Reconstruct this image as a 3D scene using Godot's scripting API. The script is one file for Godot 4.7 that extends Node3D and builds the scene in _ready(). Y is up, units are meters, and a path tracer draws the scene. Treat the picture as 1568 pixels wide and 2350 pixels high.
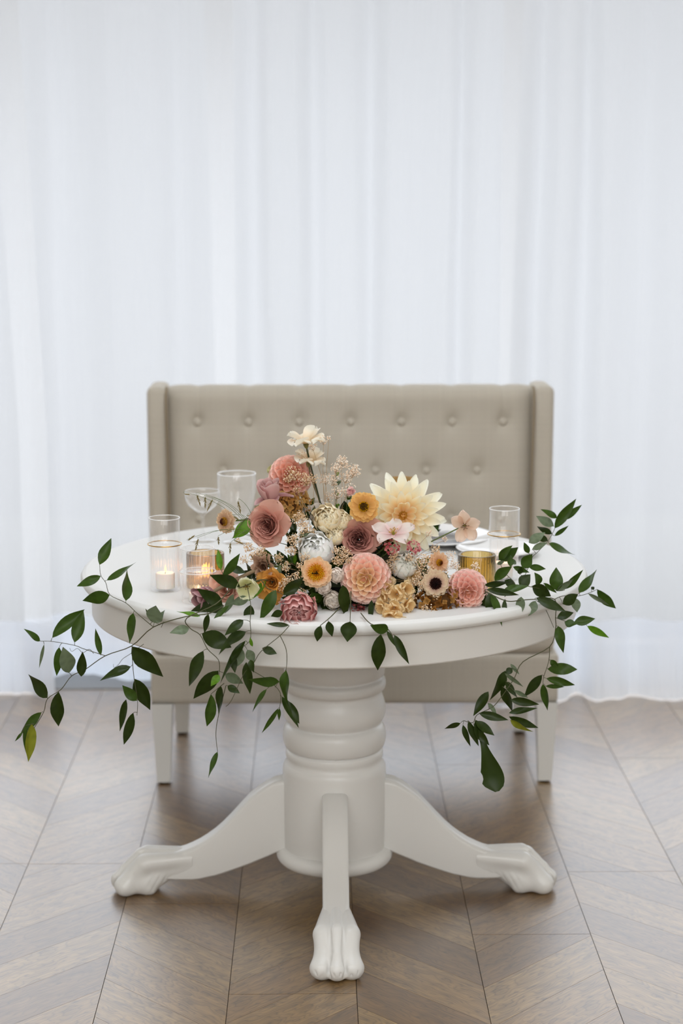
extends Node3D
# A flower-dressed white pedestal table before a tufted bench and backlit white curtains.
# World: origin on the floor under the table's centre, x right, y up, z towards the camera; the floor boards run along z.

const FOCAL := 4100.0          # focal length in pixels of the 1568 x 2350 frame
const TOP := 0.785             # height of the table top
var cam_at := Vector3(-0.041, 1.62, 4.008)
var cam_basis := Basis()
var rng := RandomNumberGenerator.new()
var taken := {}
var M := {}
var cache := {}

# ------------------------------------------------------------------ helpers
func hexl(s: String, k := 1.0) -> Color:
	var c := Color.html(s).srgb_to_linear()
	return Color(c.r * k, c.g * k, c.b * k)

func ray(px: float, py: float) -> Vector3:
	return cam_basis * Vector3((px - 784.0) / FOCAL, -(py - 1175.0) / FOCAL, -1.0)

func at(px: float, py: float, z: float) -> Vector3:          # the point seen at that pixel on the upright plane z
	var d := ray(px, py)
	return cam_at + d * ((z - cam_at.z) / d.z)

func px_m(z: float) -> float:                                # metres per pixel near the plane z
	return (cam_at.z - z) * 1.012 / FOCAL

func numbered(called: String) -> String:
	var n: int = taken.get(called, 0)
	taken[called] = n + 1
	return called if n == 0 else "%s_%03d" % [called, n]

func tag(o: Node, label: String, category: String, group := "") -> Node:
	o.set_meta("label", label)
	o.set_meta("category", category)
	if group: o.set_meta("group", group)
	return o

func thing(called: String, label: String, category: String, where := Vector3.ZERO, group := "") -> Node3D:
	var o := Node3D.new()
	o.name = numbered(called)
	add_child(o)
	o.position = where
	tag(o, label, category, group)
	return o

func put(called: String, mesh: Mesh, mat: Material, parent: Node, tf := Transform3D.IDENTITY) -> MeshInstance3D:
	var o := MeshInstance3D.new()
	o.name = numbered(called) if parent == self else called
	o.mesh = mesh
	o.material_override = mat
	o.transform = tf
	parent.add_child(o, true)
	return o

func struct(called: String, mesh: Mesh, mat: Material, tf := Transform3D.IDENTITY) -> MeshInstance3D:
	var o := MeshInstance3D.new()
	o.name = called
	o.mesh = mesh
	o.material_override = mat
	o.transform = tf
	add_child(o, true)
	o.set_meta("kind", "structure")
	return o

func begin() -> SurfaceTool:
	var st := SurfaceTool.new()
	st.begin(Mesh.PRIMITIVE_TRIANGLES)
	st.set_smooth_group(0)
	return st

func done(st: SurfaceTool) -> ArrayMesh:
	st.generate_normals()
	st.index()
	return st.commit()

# a grid of points f(u, v), u and v in 0..1; its front looks along du x dv. col(u, v) and uv are optional
func grid(st: SurfaceTool, nu: int, nv: int, f: Callable, col = null, uvs := Vector2.ONE) -> void:
	var p := []
	var c := []
	for i in nu + 1:
		for j in nv + 1:
			p.append(f.call(float(i) / nu, float(j) / nv))
			c.append(col.call(float(i) / nu, float(j) / nv) if col != null else Color.WHITE)
	var w := nv + 1
	for i in nu:
		for j in nv:
			var a := i * w + j
			for k in [a, a + w + 1, a + w, a, a + 1, a + w + 1]:
				st.set_color(c[k])
				st.set_uv(Vector2(float(k / w) / nu * uvs.x, float(k % w) / nv * uvs.y))
				st.add_vertex(p[k])

func lathe(st: SurfaceTool, prof: Array, segs: int, ribs := 0, depth := 0.0, rib_from := -1.0, rib_to := 99.0) -> void:
	var n := prof.size() - 1
	grid(st, segs, n, func(u, v):
		var q: Vector2 = prof[int(round(v * n))]
		var a: float = u * TAU
		var r: float = q.x
		if ribs and q.y > rib_from and q.y < rib_to:
			r += depth * (absf(cos(a * ribs * 0.5)) - 0.6)
		return Vector3(r * sin(a), q.y, r * cos(a)))

# profile points with every corner doubled closely so that smooth shading keeps it crisp
func crisp(prof: Array, d := 0.0012) -> Array:
	var out := [prof[0]]
	for i in range(1, prof.size() - 1):
		var a: Vector2 = prof[i - 1]
		var b: Vector2 = prof[i]
		var c: Vector2 = prof[i + 1]
		if absf((b - a).angle_to(c - b)) > 0.5:
			var e := minf(d, (b - a).length() * 0.3)
			var f := minf(d, (c - b).length() * 0.3)
			out.append(b - (b - a).normalized() * e * 1.6)
			out.append(b - (b - a).normalized() * e)
			out.append(b + (c - b).normalized() * f)
			out.append(b + (c - b).normalized() * f * 1.6)
		else:
			out.append(b)
	out.append(prof[-1])
	return out

func quad(st: SurfaceTool, a: Vector3, b: Vector3, c: Vector3, d: Vector3) -> void:   # clockwise from the front
	for p in [a, b, c, a, c, d]:
		st.add_vertex(p)

# a box with rounded edges: a cube grid pushed onto the rounded surface
func round_box(st: SurfaceTool, centre: Vector3, size: Vector3, r: float, n := 6, bulge := Vector3.ZERO) -> void:
	var half := size * 0.5
	var inner := half - Vector3(r, r, r)
	for axis in 3:
		for s in [-1.0, 1.0]:
			var e := Vector3.ZERO
			e[axis] = s
			var b1 := Vector3.ZERO
			b1[(axis + 1) % 3] = 1.0
			var b2 := Vector3.ZERO
			b2[(axis + 2) % 3] = s
			var m := n + 4
			grid(st, m, m, func(u, v):
				var uu := _edge(u, m, r, half[(axis + 1) % 3])
				var vv := _edge(v, m, r, half[(axis + 2) % 3])
				var q: Vector3 = e * half + b1 * uu + b2 * vv
				var k := q.clamp(-inner, inner)
				var o: Vector3 = k + (q - k).normalized() * r if (q - k).length() > 1e-9 else q
				var t := Vector3(k.x / maxf(inner.x, 1e-6), k.y / maxf(inner.y, 1e-6), k.z / maxf(inner.z, 1e-6))
				var w := Vector3(1.0 - t.x * t.x, 1.0 - t.y * t.y, 1.0 - t.z * t.z)
				o += Vector3(bulge.x * w.y * w.z * signf(o.x), bulge.y * w.x * w.z * signf(o.y), bulge.z * w.x * w.y * signf(o.z)) * Vector3(absf(t.x), absf(t.y), absf(t.z))
				return centre + o)

func _edge(u: float, m: int, r: float, h: float) -> float:    # grid lines bunched in the rounded rims
	var i := int(round(u * m))
	if i <= 2: return -h + r * [0.0, 0.42, 1.0][i]
	if i >= m - 2: return h - r * [0.0, 0.42, 1.0][m - i]
	return lerpf(-h + r, h - r, float(i - 2) / (m - 4))

func tube(st: SurfaceTool, pts: Array, r0: float, r1: float, sides := 5) -> void:
	var n := pts.size() - 1
	var frames := []
	for i in n + 1:
		var d: Vector3 = (pts[mini(i + 1, n)] - pts[maxi(i - 1, 0)]).normalized()
		var s := d.cross(Vector3(0.31, 0.17, 0.93)).normalized()
		frames.append([s, s.cross(d)])
	grid(st, sides, n, func(u, v):
		var i := int(round(v * n))
		var r := lerpf(r0, r1, v)
		return pts[i] + (frames[i][0] * cos(u * TAU) - frames[i][1] * sin(u * TAU)) * r)

func smooth_path(p: Array, per := 4) -> Array:                # Catmull-Rom
	var out := []
	for i in p.size() - 1:
		var a: Vector3 = p[maxi(i - 1, 0)]
		var b: Vector3 = p[i]
		var c: Vector3 = p[i + 1]
		var d: Vector3 = p[mini(i + 2, p.size() - 1)]
		for k in per:
			out.append(b.cubic_interpolate(c, a, d, float(k) / per))
	out.append(p[-1])
	return out

func mat(c: String, rough := 0.6, more := {}) -> StandardMaterial3D:
	var m := StandardMaterial3D.new()
	m.albedo_color = Color.html(c)
	m.roughness = rough
	for k in more: m.set(k, more[k])
	return m

func glass(c: String, alpha: float, rough := 0.02) -> StandardMaterial3D:
	var m := StandardMaterial3D.new()
	m.albedo_color = Color(Color.html(c), alpha)
	m.roughness = rough
	m.transparency = BaseMaterial3D.TRANSPARENCY_ALPHA
	m.refraction_enabled = true
	m.refraction_scale = 0.05
	return m

# ------------------------------------------------------------------ computed textures
func wood_texture(sd: int) -> ImageTexture:
	var w := 896
	var h := 224
	var im := Image.create(w, h, false, Image.FORMAT_RGB8)
	var n1 := FastNoiseLite.new()
	n1.seed = sd
	n1.frequency = 0.006
	n1.fractal_octaves = 2
	var n2 := FastNoiseLite.new()
	n2.seed = sd + 7
	n2.frequency = 0.02
	n2.fractal_octaves = 3
	var r := RandomNumberGenerator.new()
	r.seed = sd
	var y0 := r.randf_range(-0.1, 1.1) * h
	var x0 := r.randf_range(0.2, 0.8) * w
	var arch := r.randf_range(0.035, 0.06)
	var knots := []
	for k in 3: knots.append(Vector2(r.randf() * w, r.randf() * h))
	var lightc := hexl("a2814e")
	var darkc := hexl("422f18")
	for y in h:
		for x in w:
			var bend := n1.get_noise_2d(x, y * 3.0)
			var dy := (y - y0) * 0.21
			var dx := (x - x0) * arch
			var t := sqrt(dy * dy + dx * dx * (1.0 if x > x0 else 0.25)) + bend * 5.0
			var line := pow(absf(sin(t * 0.9)), 0.45)
			var fibre := n2.get_noise_2d(x * 0.11, y * 15.0)
			var s := 0.14 + 0.50 * line + 0.55 * fibre + 0.25 * bend
			for k in knots:
				var q: Vector2 = Vector2((x - k.x) * 0.4, y - k.y)
				s -= 0.5 * exp(-q.length_squared() / 26.0)
			s = clampf(s, 0.0, 1.0)
			im.set_pixel(x, y, darkc.lerp(lightc, s).linear_to_srgb())
	return ImageTexture.create_from_image(im)

func linen_texture() -> ImageTexture:
	var n := 256
	var im := Image.create(n, n, false, Image.FORMAT_RGB8)
	var r := RandomNumberGenerator.new()
	r.seed = 4
	var rows := []
	var cols := []
	for i in n:
		rows.append(r.randf_range(-0.014, 0.014))
		cols.append(r.randf_range(-0.014, 0.014))
	for y in n:
		for x in n:
			var over := 0.012 if (x / 2 + y / 2) % 2 == 0 else -0.012
			var v: float = 0.94 + rows[y / 2 * 2] + cols[x / 2 * 2] + over + r.randf_range(-0.02, 0.02)
			im.set_pixel(x, y, Color(v, v, v * 0.995))
	return ImageTexture.create_from_image(im)

func materials() -> void:
	M.white = mat("e3e2de", 0.32, {"clearcoat_enabled": true, "clearcoat": 0.1, "clearcoat_roughness": 0.25})
	M.white_top = mat("dfdfdc", 0.42, {"metallic_specular": 0.34})
	M.leg_white = mat("dddcd7", 0.4)
	M.wall = mat("efeeea", 0.85)
	M.ceiling = mat("f4f3f0", 0.9)
	M.trim = mat("f1f0ec", 0.5)
	M.subfloor = mat("3b2f27", 0.9)
	M.linen = mat("c9c1b3", 0.92, {"albedo_texture": linen_texture(), "uv1_triplanar": true, "uv1_scale": Vector3(7, 7, 7), "rim_enabled": true, "rim": 0.25})
	M.piping = mat("8f8069", 0.9)
	M.sheer = mat("f2f4f8", 0.9, {"backlight_enabled": true, "backlight": Color(1, 1, 1), "cull_mode": BaseMaterial3D.CULL_DISABLED, "transparency": BaseMaterial3D.TRANSPARENCY_ALPHA})
	M.sheer.albedo_color.a = 0.36
	M.hem = M.sheer.duplicate()                               # the bottom hem: the cloth folded over on itself
	M.hem.albedo_color.a = 0.9
	M.hem.backlight = Color(0.72, 0.75, 0.79)
	M.patio = mat("727271", 0.9)
	M.threshold = mat("8c8c8b", 0.6)
	M.yard = mat("777777", 0.95)
	M.pane = mat("ffffff", 0.02, {"transparency": BaseMaterial3D.TRANSPARENCY_ALPHA})
	M.pane.albedo_color = Color(1, 1, 1, 0.04)
	M.pane.metallic_specular = 0.1
	M.clear = mat("ffffff", 0.02, {"transparency": BaseMaterial3D.TRANSPARENCY_ALPHA, "cull_mode": BaseMaterial3D.CULL_DISABLED})
	M.clear.albedo_color = Color(1, 1, 1, 0.055)
	M.crystal = M.clear.duplicate()
	M.crystal.albedo_color = Color(1, 1, 1, 0.045)
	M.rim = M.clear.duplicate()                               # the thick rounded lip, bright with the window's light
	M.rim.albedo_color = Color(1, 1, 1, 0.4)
	M.amber = glass("f0d288", 0.03)
	M.amber_pale = glass("f0c67c", 0.06)
	M.gold = mat("c9a25c", 0.22, {"metallic": 1.0})
	M.wax = mat("f6f1ea", 0.5, {"subsurf_scatter_enabled": true, "subsurf_scatter_strength": 0.3})
	M.wick = mat("2a211c", 0.9)
	M.flame = mat("ffdca8", 0.5, {"emission_enabled": true, "emission": Color("ffc98a"), "emission_energy_multiplier": 1.6})
	M.china = mat("f3f3f2", 0.15)
	M.napkin = mat("eceae8", 0.9)
	M.steel = mat("b9b9bb", 0.25, {"metallic": 1.0})
	M.petal = mat("ffffff", 0.62, {"vertex_color_use_as_albedo": true, "backlight_enabled": true, "backlight": Color(0.97, 0.97, 0.97), "cull_mode": BaseMaterial3D.CULL_DISABLED, "metallic_specular": 0.3})
	M.petal_thick = M.petal.duplicate()
	M.petal_thick.backlight = Color(0.6, 0.6, 0.6)
	M.solid = mat("ffffff", 0.8, {"vertex_color_use_as_albedo": true, "metallic_specular": 0.3})
	M.stem = mat("5c6b35", 0.6)
	M.brown_stem = mat("8a7458", 0.7)
	M.vine_stem = mat("4a4a2c", 0.6)
	M.tan_stem = mat("b79a72", 0.7)
	M.dark_bowl = mat("1d1c1a", 0.6)
	M.leaf = []
	for c in [["2b3a10", "4a6e14"], ["3c531a", "628c22"], ["648f24", "90bc34"], ["6f7c62", "66805a"], ["868a28", "a2a830"]]:
		M.leaf.append(mat(c[0], 0.36, {"vertex_color_use_as_albedo": true, "backlight_enabled": true, "backlight": Color.html(c[1]), "cull_mode": BaseMaterial3D.CULL_DISABLED, "metallic_specular": 0.33}))

# ------------------------------------------------------------------ petals, leaves and flower heads
# one petal: along y from 0 to len, inner face +z. o: peak, base, tip, cup, bend, ruf, ph, nu, nv, furrow
func petal(len_: float, wid: float, c0: Color, c1: Color, c2: Color, o := {}) -> ArrayMesh:
	var st := begin()
	var peak: float = o.get("peak", 0.62)
	var b: float = o.get("base", 0.25)
	var tip: float = o.get("tip", 0.0)
	var cup: float = o.get("cup", 0.25)
	var bend: float = o.get("bend", 0.0)
	var ruf: float = o.get("ruf", 0.0)
	var ph: float = o.get("ph", 0.0)
	var fur: float = o.get("furrow", 0.0)
	var nv: int = o.get("nv", 6)
	var line := [Vector2.ZERO]
	var ang: float = o.get("start", 0.0)
	for j in nv:
		line.append(line[-1] + Vector2(cos(ang), sin(ang)) * len_ / nv)
		ang += bend / nv
	grid(st, o.get("nu", 4), nv, func(u, v0):
		var v: float = 1.0 - pow(1.0 - v0, 1.7)
		var x: float = u * 2.0 - 1.0
		var w := 0.0
		if v < peak:
			w = b + (1.0 - b) * sin(v / peak * PI * 0.5)
		else:
			var t: float = (v - peak) / (1.0 - peak)
			w = lerpf(pow(maxf(0.0, 1.0 - pow(t, 2.4) * 0.985), 0.5), pow(1.0 - t * 0.98, 0.75), tip)
		var lj := v * nv
		var q: Vector2 = line[int(lj)].lerp(line[mini(int(lj) + 1, nv)], lj - int(lj))
		var z: float = q.y + cup * wid * 0.5 * x * x * w + fur * wid * absf(sin(x * PI * 1.5)) * v + ruf * wid * sin(x * 4.7 + ph) * v * v
		return Vector3(x * w * wid * 0.5, q.x + ruf * wid * 0.5 * cos(x * 6.1 + ph) * v * v, z),
		func(u, v):
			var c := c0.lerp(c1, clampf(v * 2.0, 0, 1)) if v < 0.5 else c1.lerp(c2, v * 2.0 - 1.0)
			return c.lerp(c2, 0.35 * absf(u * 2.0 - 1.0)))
	return done(st)

# a petal that wraps round the axis, for roses and cups
func cup_petal(rb: float, rt: float, h: float, span: float, curl: float, ruf: float, ph: float, c0: Color, c1: Color, c2: Color) -> ArrayMesh:
	var st := begin()
	grid(st, 7, 6, func(u, v):
		var x: float = u * 2.0 - 1.0
		var e: float = maxf(0.0, v - 0.6) / 0.4
		var r: float = rb + (rt - rb) * pow(v, 0.55) + curl * e * e * (1.0 + 0.3 * sin(x * 3.0 + ph))
		r *= 1.0 + 0.13 * x
		r += ruf * sin(x * 5.5 + ph) * e
		var y: float = h * v * (1.0 - 0.24 * x * x) - absf(curl) * 0.45 * e * e + ruf * 0.7 * cos(x * 4.0 + ph * 2.0) * e
		var a: float = x * span
		return Vector3(r * sin(a), y, r * cos(a)),
		func(_u, v): return c0.lerp(c1, clampf(v * 1.5, 0, 1)).lerp(c2, clampf((v - 0.8) * 4.5, 0, 1)))
	return done(st)

func petal_frame(phi: float, tau: float, r0 := 0.0, y0 := 0.0) -> Transform3D:   # tau: tilt from the axis
	var rad := Vector3(sin(phi), 0, cos(phi))
	var y := Vector3.UP * cos(tau) + rad * sin(tau)
	var z := Vector3.UP * sin(tau) - rad * cos(tau)
	return Transform3D(Basis(y.cross(z), y, z), rad * r0 + Vector3.UP * y0)

func facing(face: Vector3, roll := 0.0) -> Basis:             # y along face
	var y := face.normalized()
	var x := y.cross(Vector3(0, 0, 1) if absf(y.z) < 0.8 else Vector3(0, -1, 0)).normalized()
	return Basis(x, y, x.cross(y)) * Basis(Vector3.UP, roll)

# the head of a flower as a thing, its centre seen at that pixel on plane z
func flower(called: String, label: String, category: String, px: float, py: float, z: float, face: Vector3, sink := 0.0, group := "") -> Node3D:
	var c := at(px, py, z)
	var t := thing(called, label, category, c - face.normalized() * sink, group)
	t.basis = facing(face, 0.3)
	return t

# a stem from the head to its place among the other stems, in the head's own axes
func stem_to(t: Node3D, target: Vector3, r := 0.0022, m: Material = null, bow := 0.3) -> void:
	var inv := t.transform.affine_inverse()
	var e := inv * target
	var st := begin()
	var p := []
	for k in 9:
		var s := k / 8.0
		var q := (Vector3.DOWN * e.length() * bow).lerp(e, s)
		p.append(Vector3.ZERO.lerp(q, s))
	tube(st, p, r, r, 6)
	put("stem", done(st), m if m else M.stem, t)

func disc(r: float, h: float, n: int, cols: Array, size := 1.0) -> ArrayMesh:  # packed tiny florets on a dome
	var st := begin()
	st.set_smooth_group(-1)
	for i in n:
		var f := sqrt((i + 0.5) / n)
		var a := i * 2.39996
		var c := Vector3(sin(a) * r * f, h * (1.0 - f * f), cos(a) * r * f)
		var k := int(f * 0.999 * cols.size())
		var col: Color = cols[clampi(k + rng.randi_range(-1, 1) if cols.size() > 2 and rng.randf() < 0.3 else k, 0, cols.size() - 1)]
		var s := r * 1.5 / sqrt(n) * size
		var upv := Vector3(c.x * 0.8, r, c.z * 0.8).normalized() * s * 1.3
		for q in 4:
			var b := q * TAU / 4 + a
			st.set_color(col * 0.75)
			st.add_vertex(c + Vector3(sin(b), 0, cos(b)) * s * 0.7 - upv * 0.4)
			st.set_color(col)
			st.add_vertex(c + upv)
			st.set_color(col * 0.75)
			st.add_vertex(c + Vector3(sin(b + TAU / 4), 0, cos(b + TAU / 4)) * s * 0.7 - upv * 0.4)
	var base := begin()
	grid(base, 12, 3, func(u, v):
		var f: float = 1.0 - v
		return Vector3(sin(u * TAU) * r * f, h * (1.0 - f * f) - r * 0.12, cos(u * TAU) * r * f),
		func(_u, _v): return cols[-1] * 0.5)
	base.generate_normals()
	st.generate_normals()
	var m := base.commit()
	return st.commit(m)

func put_disc(t: Node3D, r: float, h: float, n: int, cols: Array, y := 0.0, called := "flower_centre") -> void:
	var d := disc(r, h, n, cols)
	put(called, d, M.solid, t, Transform3D(Basis(), Vector3(0, y, 0)))

func dahlia_ball(t: Node3D, R: float, n: int, cols: Array) -> void:
	var ms := []
	for k in 8:
		var f := k / 7.0
		var ci: Color = cols[0].lerp(cols[1], clampf(f * 2.2, 0, 1)).lerp(cols[2], clampf(f * 1.6 - 0.6, 0, 1))
		var L := R * lerpf(0.34, 0.6, sqrt(f))
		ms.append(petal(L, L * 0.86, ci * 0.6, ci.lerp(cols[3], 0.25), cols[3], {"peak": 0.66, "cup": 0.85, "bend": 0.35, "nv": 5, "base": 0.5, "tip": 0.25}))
	for i in n:
		var f := (i + 0.6) / n
		var th := acos(1.0 - f * 1.5)
		var phi := i * 2.39996
		var s := Vector3(sin(th) * sin(phi), cos(th), sin(th) * cos(phi))
		var nrm := (Vector3.UP - s * s.y).normalized()
		var al := lerpf(0.15, 0.6, clampf(th, 0, 1))
		var y := s * cos(al) - nrm * sin(al)
		var z := nrm * cos(al) + s * sin(al)
		var k := clampi(int(sqrt(f) * 8.0), 0, 7)
		var base := Vector3(0, R * 0.12, 0) + s * R * lerpf(0.42, 0.5, f)
		put("petal", ms[k], M.petal_thick, t, Transform3D(Basis(y.cross(z), y, z), base))
	var st := begin()
	var sp := SphereMesh.new()
	sp.radius = R * 0.5
	sp.height = R
	sp.radial_segments = 16
	sp.rings = 8
	st.append_from(sp, 0, Transform3D(Basis(), Vector3(0, R * 0.12, 0)))
	put("flower_centre", st.commit(), mat("c98a6a", 0.8), t)

func ring(t: Node3D, m: ArrayMesh, n: int, tau: float, r0: float, y0: float, ph: float, jit := 0.08) -> void:
	for i in n:
		var f := petal_frame(ph + i * TAU / n + rng.randf_range(-jit, jit), tau + rng.randf_range(-jit, jit), r0, y0)
		f.basis = f.basis.scaled_local(Vector3.ONE * rng.randf_range(0.92, 1.06))
		put("petal", m, M.petal, t, f)

func cups(t: Node3D, R: float, rows: Array, cols: Array, ruf := 0.0) -> void:   # rows: count, radius, height, span, curl
	for k in rows.size():
		var q: Array = rows[k]
		var f := float(k) / maxi(1, rows.size() - 1)
		var c: Color = cols[0].lerp(cols[1], f)
		for v in 2:
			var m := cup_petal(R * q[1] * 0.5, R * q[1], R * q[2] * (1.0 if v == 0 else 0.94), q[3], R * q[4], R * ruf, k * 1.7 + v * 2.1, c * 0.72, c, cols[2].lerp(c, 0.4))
			for i in int(q[0]):
				if i % 2 == v:
					var b := Basis(Vector3.UP, k * 0.9 + i * TAU / q[0] + rng.randf_range(-0.2, 0.2)) * Basis(Vector3.RIGHT, rng.randf_range(-0.09, 0.09))
					put("petal", m, M.petal_thick, t, Transform3D(b.scaled_local(Vector3(1, rng.randf_range(0.9, 1.06), 1)), Vector3.ZERO))

# petals lying on nested round shells: rows of count, radius, top polar angle, half span, lift
func shells(t: Node3D, R: float, rows: Array, cols: Array, ruf := 0.0) -> void:
	for k in rows.size():
		var q: Array = rows[k]
		var f := float(k) / maxi(1, rows.size() - 1)
		var c: Color = cols[0].lerp(cols[1], f)
		for vv in 2:
			var st := begin()
			var rr: float = R * q[1]
			var ph := k * 1.9 + vv * 2.6
			grid(st, 9, 7, func(u, v):
				var x: float = u * 2.0 - 1.0
				var e: float = maxf(0.0, v - 0.55) / 0.45
				var th: float = lerpf(2.0, q[2], v) + 0.24 * x * x * x * x * e + ruf * 1.6 * sin(x * 5.0 + ph) * e
				var r: float = rr * (1.0 + 0.09 * x + (q[4] + 0.05 * x * x) * e * e) + R * ruf * sin(x * 6.0 + ph) * e
				var a: float = x * q[3] * (1.0 + 0.5 * (1.0 - sin(th)) * (1.0 - q[1]))
				return Vector3(r * sin(th) * sin(a), r * cos(th), r * sin(th) * cos(a)),
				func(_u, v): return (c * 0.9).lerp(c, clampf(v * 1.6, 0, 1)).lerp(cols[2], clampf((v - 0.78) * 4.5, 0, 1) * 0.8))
			var m := done(st)
			for i in int(q[0]):
				if i % 2 == vv:
					var b := Basis(Vector3.UP, k * 1.1 + i * TAU / q[0] + rng.randf_range(-0.15, 0.15)) * Basis(Vector3.RIGHT, rng.randf_range(-0.08, 0.08))
					put("petal", m, M.petal_thick, t, Transform3D(b, Vector3.ZERO))

func calyx(t: Node3D, r: float, h: float, y := 0.0, c := "6f7a3c") -> void:
	var st := begin()
	lathe(st, [Vector2(0.0015, y - h), Vector2(r * 0.7, y - h * 0.7), Vector2(r, y - h * 0.2), Vector2(r * 0.9, y + h * 0.15), Vector2(0.0, y + h * 0.1)], 10)
	put("calyx", done(st), mat(c, 0.6), t)

const ROSE := [[3, 0.07, 0.66, 1.2, 0.03], [3, 0.13, 0.7, 1.0, 0.03], [4, 0.19, 0.74, 0.85, 0.03], [4, 0.26, 0.77, 0.85, 0.035], [5, 0.33, 0.8, 0.75, 0.04], [5, 0.41, 0.82, 0.75, 0.045], [5, 0.49, 0.82, 0.78, 0.06], [5, 0.58, 0.8, 0.8, 0.08], [5, 0.67, 0.76, 0.82, 0.13]]
const PEONY := [[3, 0.3, 0.1, 1.0, 0.1], [4, 0.46, 0.2, 0.85, 0.15], [4, 0.6, 0.35, 0.75, 0.15], [5, 0.74, 0.5, 0.7, 0.15], [5, 0.87, 0.7, 0.66, 0.15], [6, 0.98, 0.95, 0.62, 0.12]]
const BALL := [[3, 0.3, 0.06, 1.2, 0.05], [4, 0.44, 0.14, 1.0, 0.05], [5, 0.58, 0.26, 0.85, 0.06], [5, 0.72, 0.42, 0.8, 0.07], [6, 0.86, 0.62, 0.72, 0.08], [6, 0.98, 0.88, 0.7, 0.1]]

func leaf_mesh(k: int) -> ArrayMesh:                          # length 1 along y, width 1, face +z; six shapes
	var key := "leaf%d" % k
	if cache.has(key): return cache[key]
	var st := begin()
	var bend: float = [0.5, -0.5, 0.9, 0.15, -0.9, 0.6][k]
	var fold: float = [0.35, 0.25, 0.5, 0.3, 0.4, 0.15][k]
	var twist: float = [0.2, -0.3, 0.5, 0.0, 0.4, -0.5][k]
	var nv := 9
	var line := [Vector2.ZERO]
	var a := -bend * 0.5
	for j in nv:
		line.append(line[-1] + Vector2(cos(a), sin(a)) / nv)
		a += bend / nv
	grid(st, 4, nv, func(u, v):
		var x: float = u * 2.0 - 1.0
		var w: float = pow(sin(PI * pow(clampf(v, 0.0, 1.0), 0.78)), 1.05)
		var q: Vector2 = line[int(round(v * nv))]
		var p := Vector3(x * w * 0.5, 0, absf(x) * w * 0.5 * fold * 0.4 + 0.02 * sin(v * 9.0 + x * 2.0 + k) * w)
		p = Basis(Vector3.UP, twist * v) * p
		return p + Vector3(0, q.x, q.y * 0.6),
		func(u, v):
			var g := 1.35 if absf(u - 0.5) < 0.1 else 0.92 + 0.16 * sin(v * 23.0 + k)
			return Color(g, g, g))
	cache[key] = done(st)
	return cache[key]

func leaf_between(parent: Node3D, b: Vector3, tipp: Vector3, w: float, tone: int, roll: float, kind: int) -> void:
	var y := tipp - b
	var L := y.length()
	y /= L
	var see := (cam_at - b).normalized()
	var x := y.cross(see).normalized()
	var z := x.cross(y)
	x = x.rotated(y, roll)
	z = z.rotated(y, roll)
	var tf := Transform3D(Basis(x * w, y * L, z * minf(L, w * 2.6)), b)
	put("leaf", leaf_mesh(kind), M.leaf[tone], parent, parent.transform.affine_inverse() * tf)

# a vine: o = [origin x, origin y, scale] of the pixel frame of its numbers; stems of [x, y, z in cm]; leaves of [bx, by, tx, ty, width, tone]
func vine(called: String, label: String, o: Array, stems: Array, leaves: Array, thick := 0.0012, group := "") -> Node3D:
	var first: Array = stems[0][0]
	var fp := func(x, y): return Vector2(o[0] + x / o[2], o[1] + y / o[2])
	var q: Vector2 = fp.call(first[0], first[1])
	var t := thing(called, label, "vine", at(q.x, q.y, first[2] * 0.01), group)
	var nodes := []
	var k := 0
	for s in stems:
		var p := []
		for n in s:
			var e: Vector2 = fp.call(n[0], n[1])
			var w := at(e.x, e.y, n[2] * 0.01)
			p.append(w - t.position)
		for i in s.size() - 1:                               # finer samples of depth along the stem
			for f in 5:
				nodes.append(Vector3(lerpf(s[i][0], s[i + 1][0], f / 5.0), lerpf(s[i][1], s[i + 1][1], f / 5.0), lerpf(s[i][2], s[i + 1][2], f / 5.0)))
		nodes.append(Vector3(s[-1][0], s[-1][1], s[-1][2]))
		var st := begin()
		tube(st, smooth_path(p, 4), thick if k == 0 else thick * 0.7, thick * (0.6 if k == 0 else 0.45), 5)
		put("stem", done(st), M.vine_stem, t)
		k += 1
	for l in leaves:
		var best := Vector3(0, 0, 0)
		var bd := 1e9
		for n in nodes:
			var d := Vector2(n.x - l[0], n.y - l[1]).length_squared()
			if d < bd:
				bd = d
				best = n
		var z := best.z * 0.01
		var a: Vector2 = fp.call(l[0], l[1])
		var b: Vector2 = fp.call(l[2], l[3])
		var pa := at(a.x, a.y, z)
		var seen := (at(b.x, b.y, z) - pa).length()
		var pb := at(b.x, b.y, z + rng.randf_range(-0.35, 0.45) * seen)
		var roll := rng.randf_range(-0.6, 0.6)
		var w: float = l[4] / o[2] * px_m(z) / cos(roll) * 1.0
		leaf_between(t, pa, pb, w, l[5] if l.size() > 5 else 0, roll, rng.randi_range(0, 5))
		if bd > 16.0 and bd < 2500.0:                                        # its own little stalk back to the stem
			var e: Vector2 = fp.call(best.x, best.y)
			var st := begin()
			tube(st, [at(e.x, e.y, z) - t.position, at(e.x, e.y, z).lerp(pa, 0.5) - t.position + Vector3(0, 0.001, 0), pa - t.position], thick * 0.5, thick * 0.4, 4)
			put("leaf_stalk", done(st), M.vine_stem, t)
	return t

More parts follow.
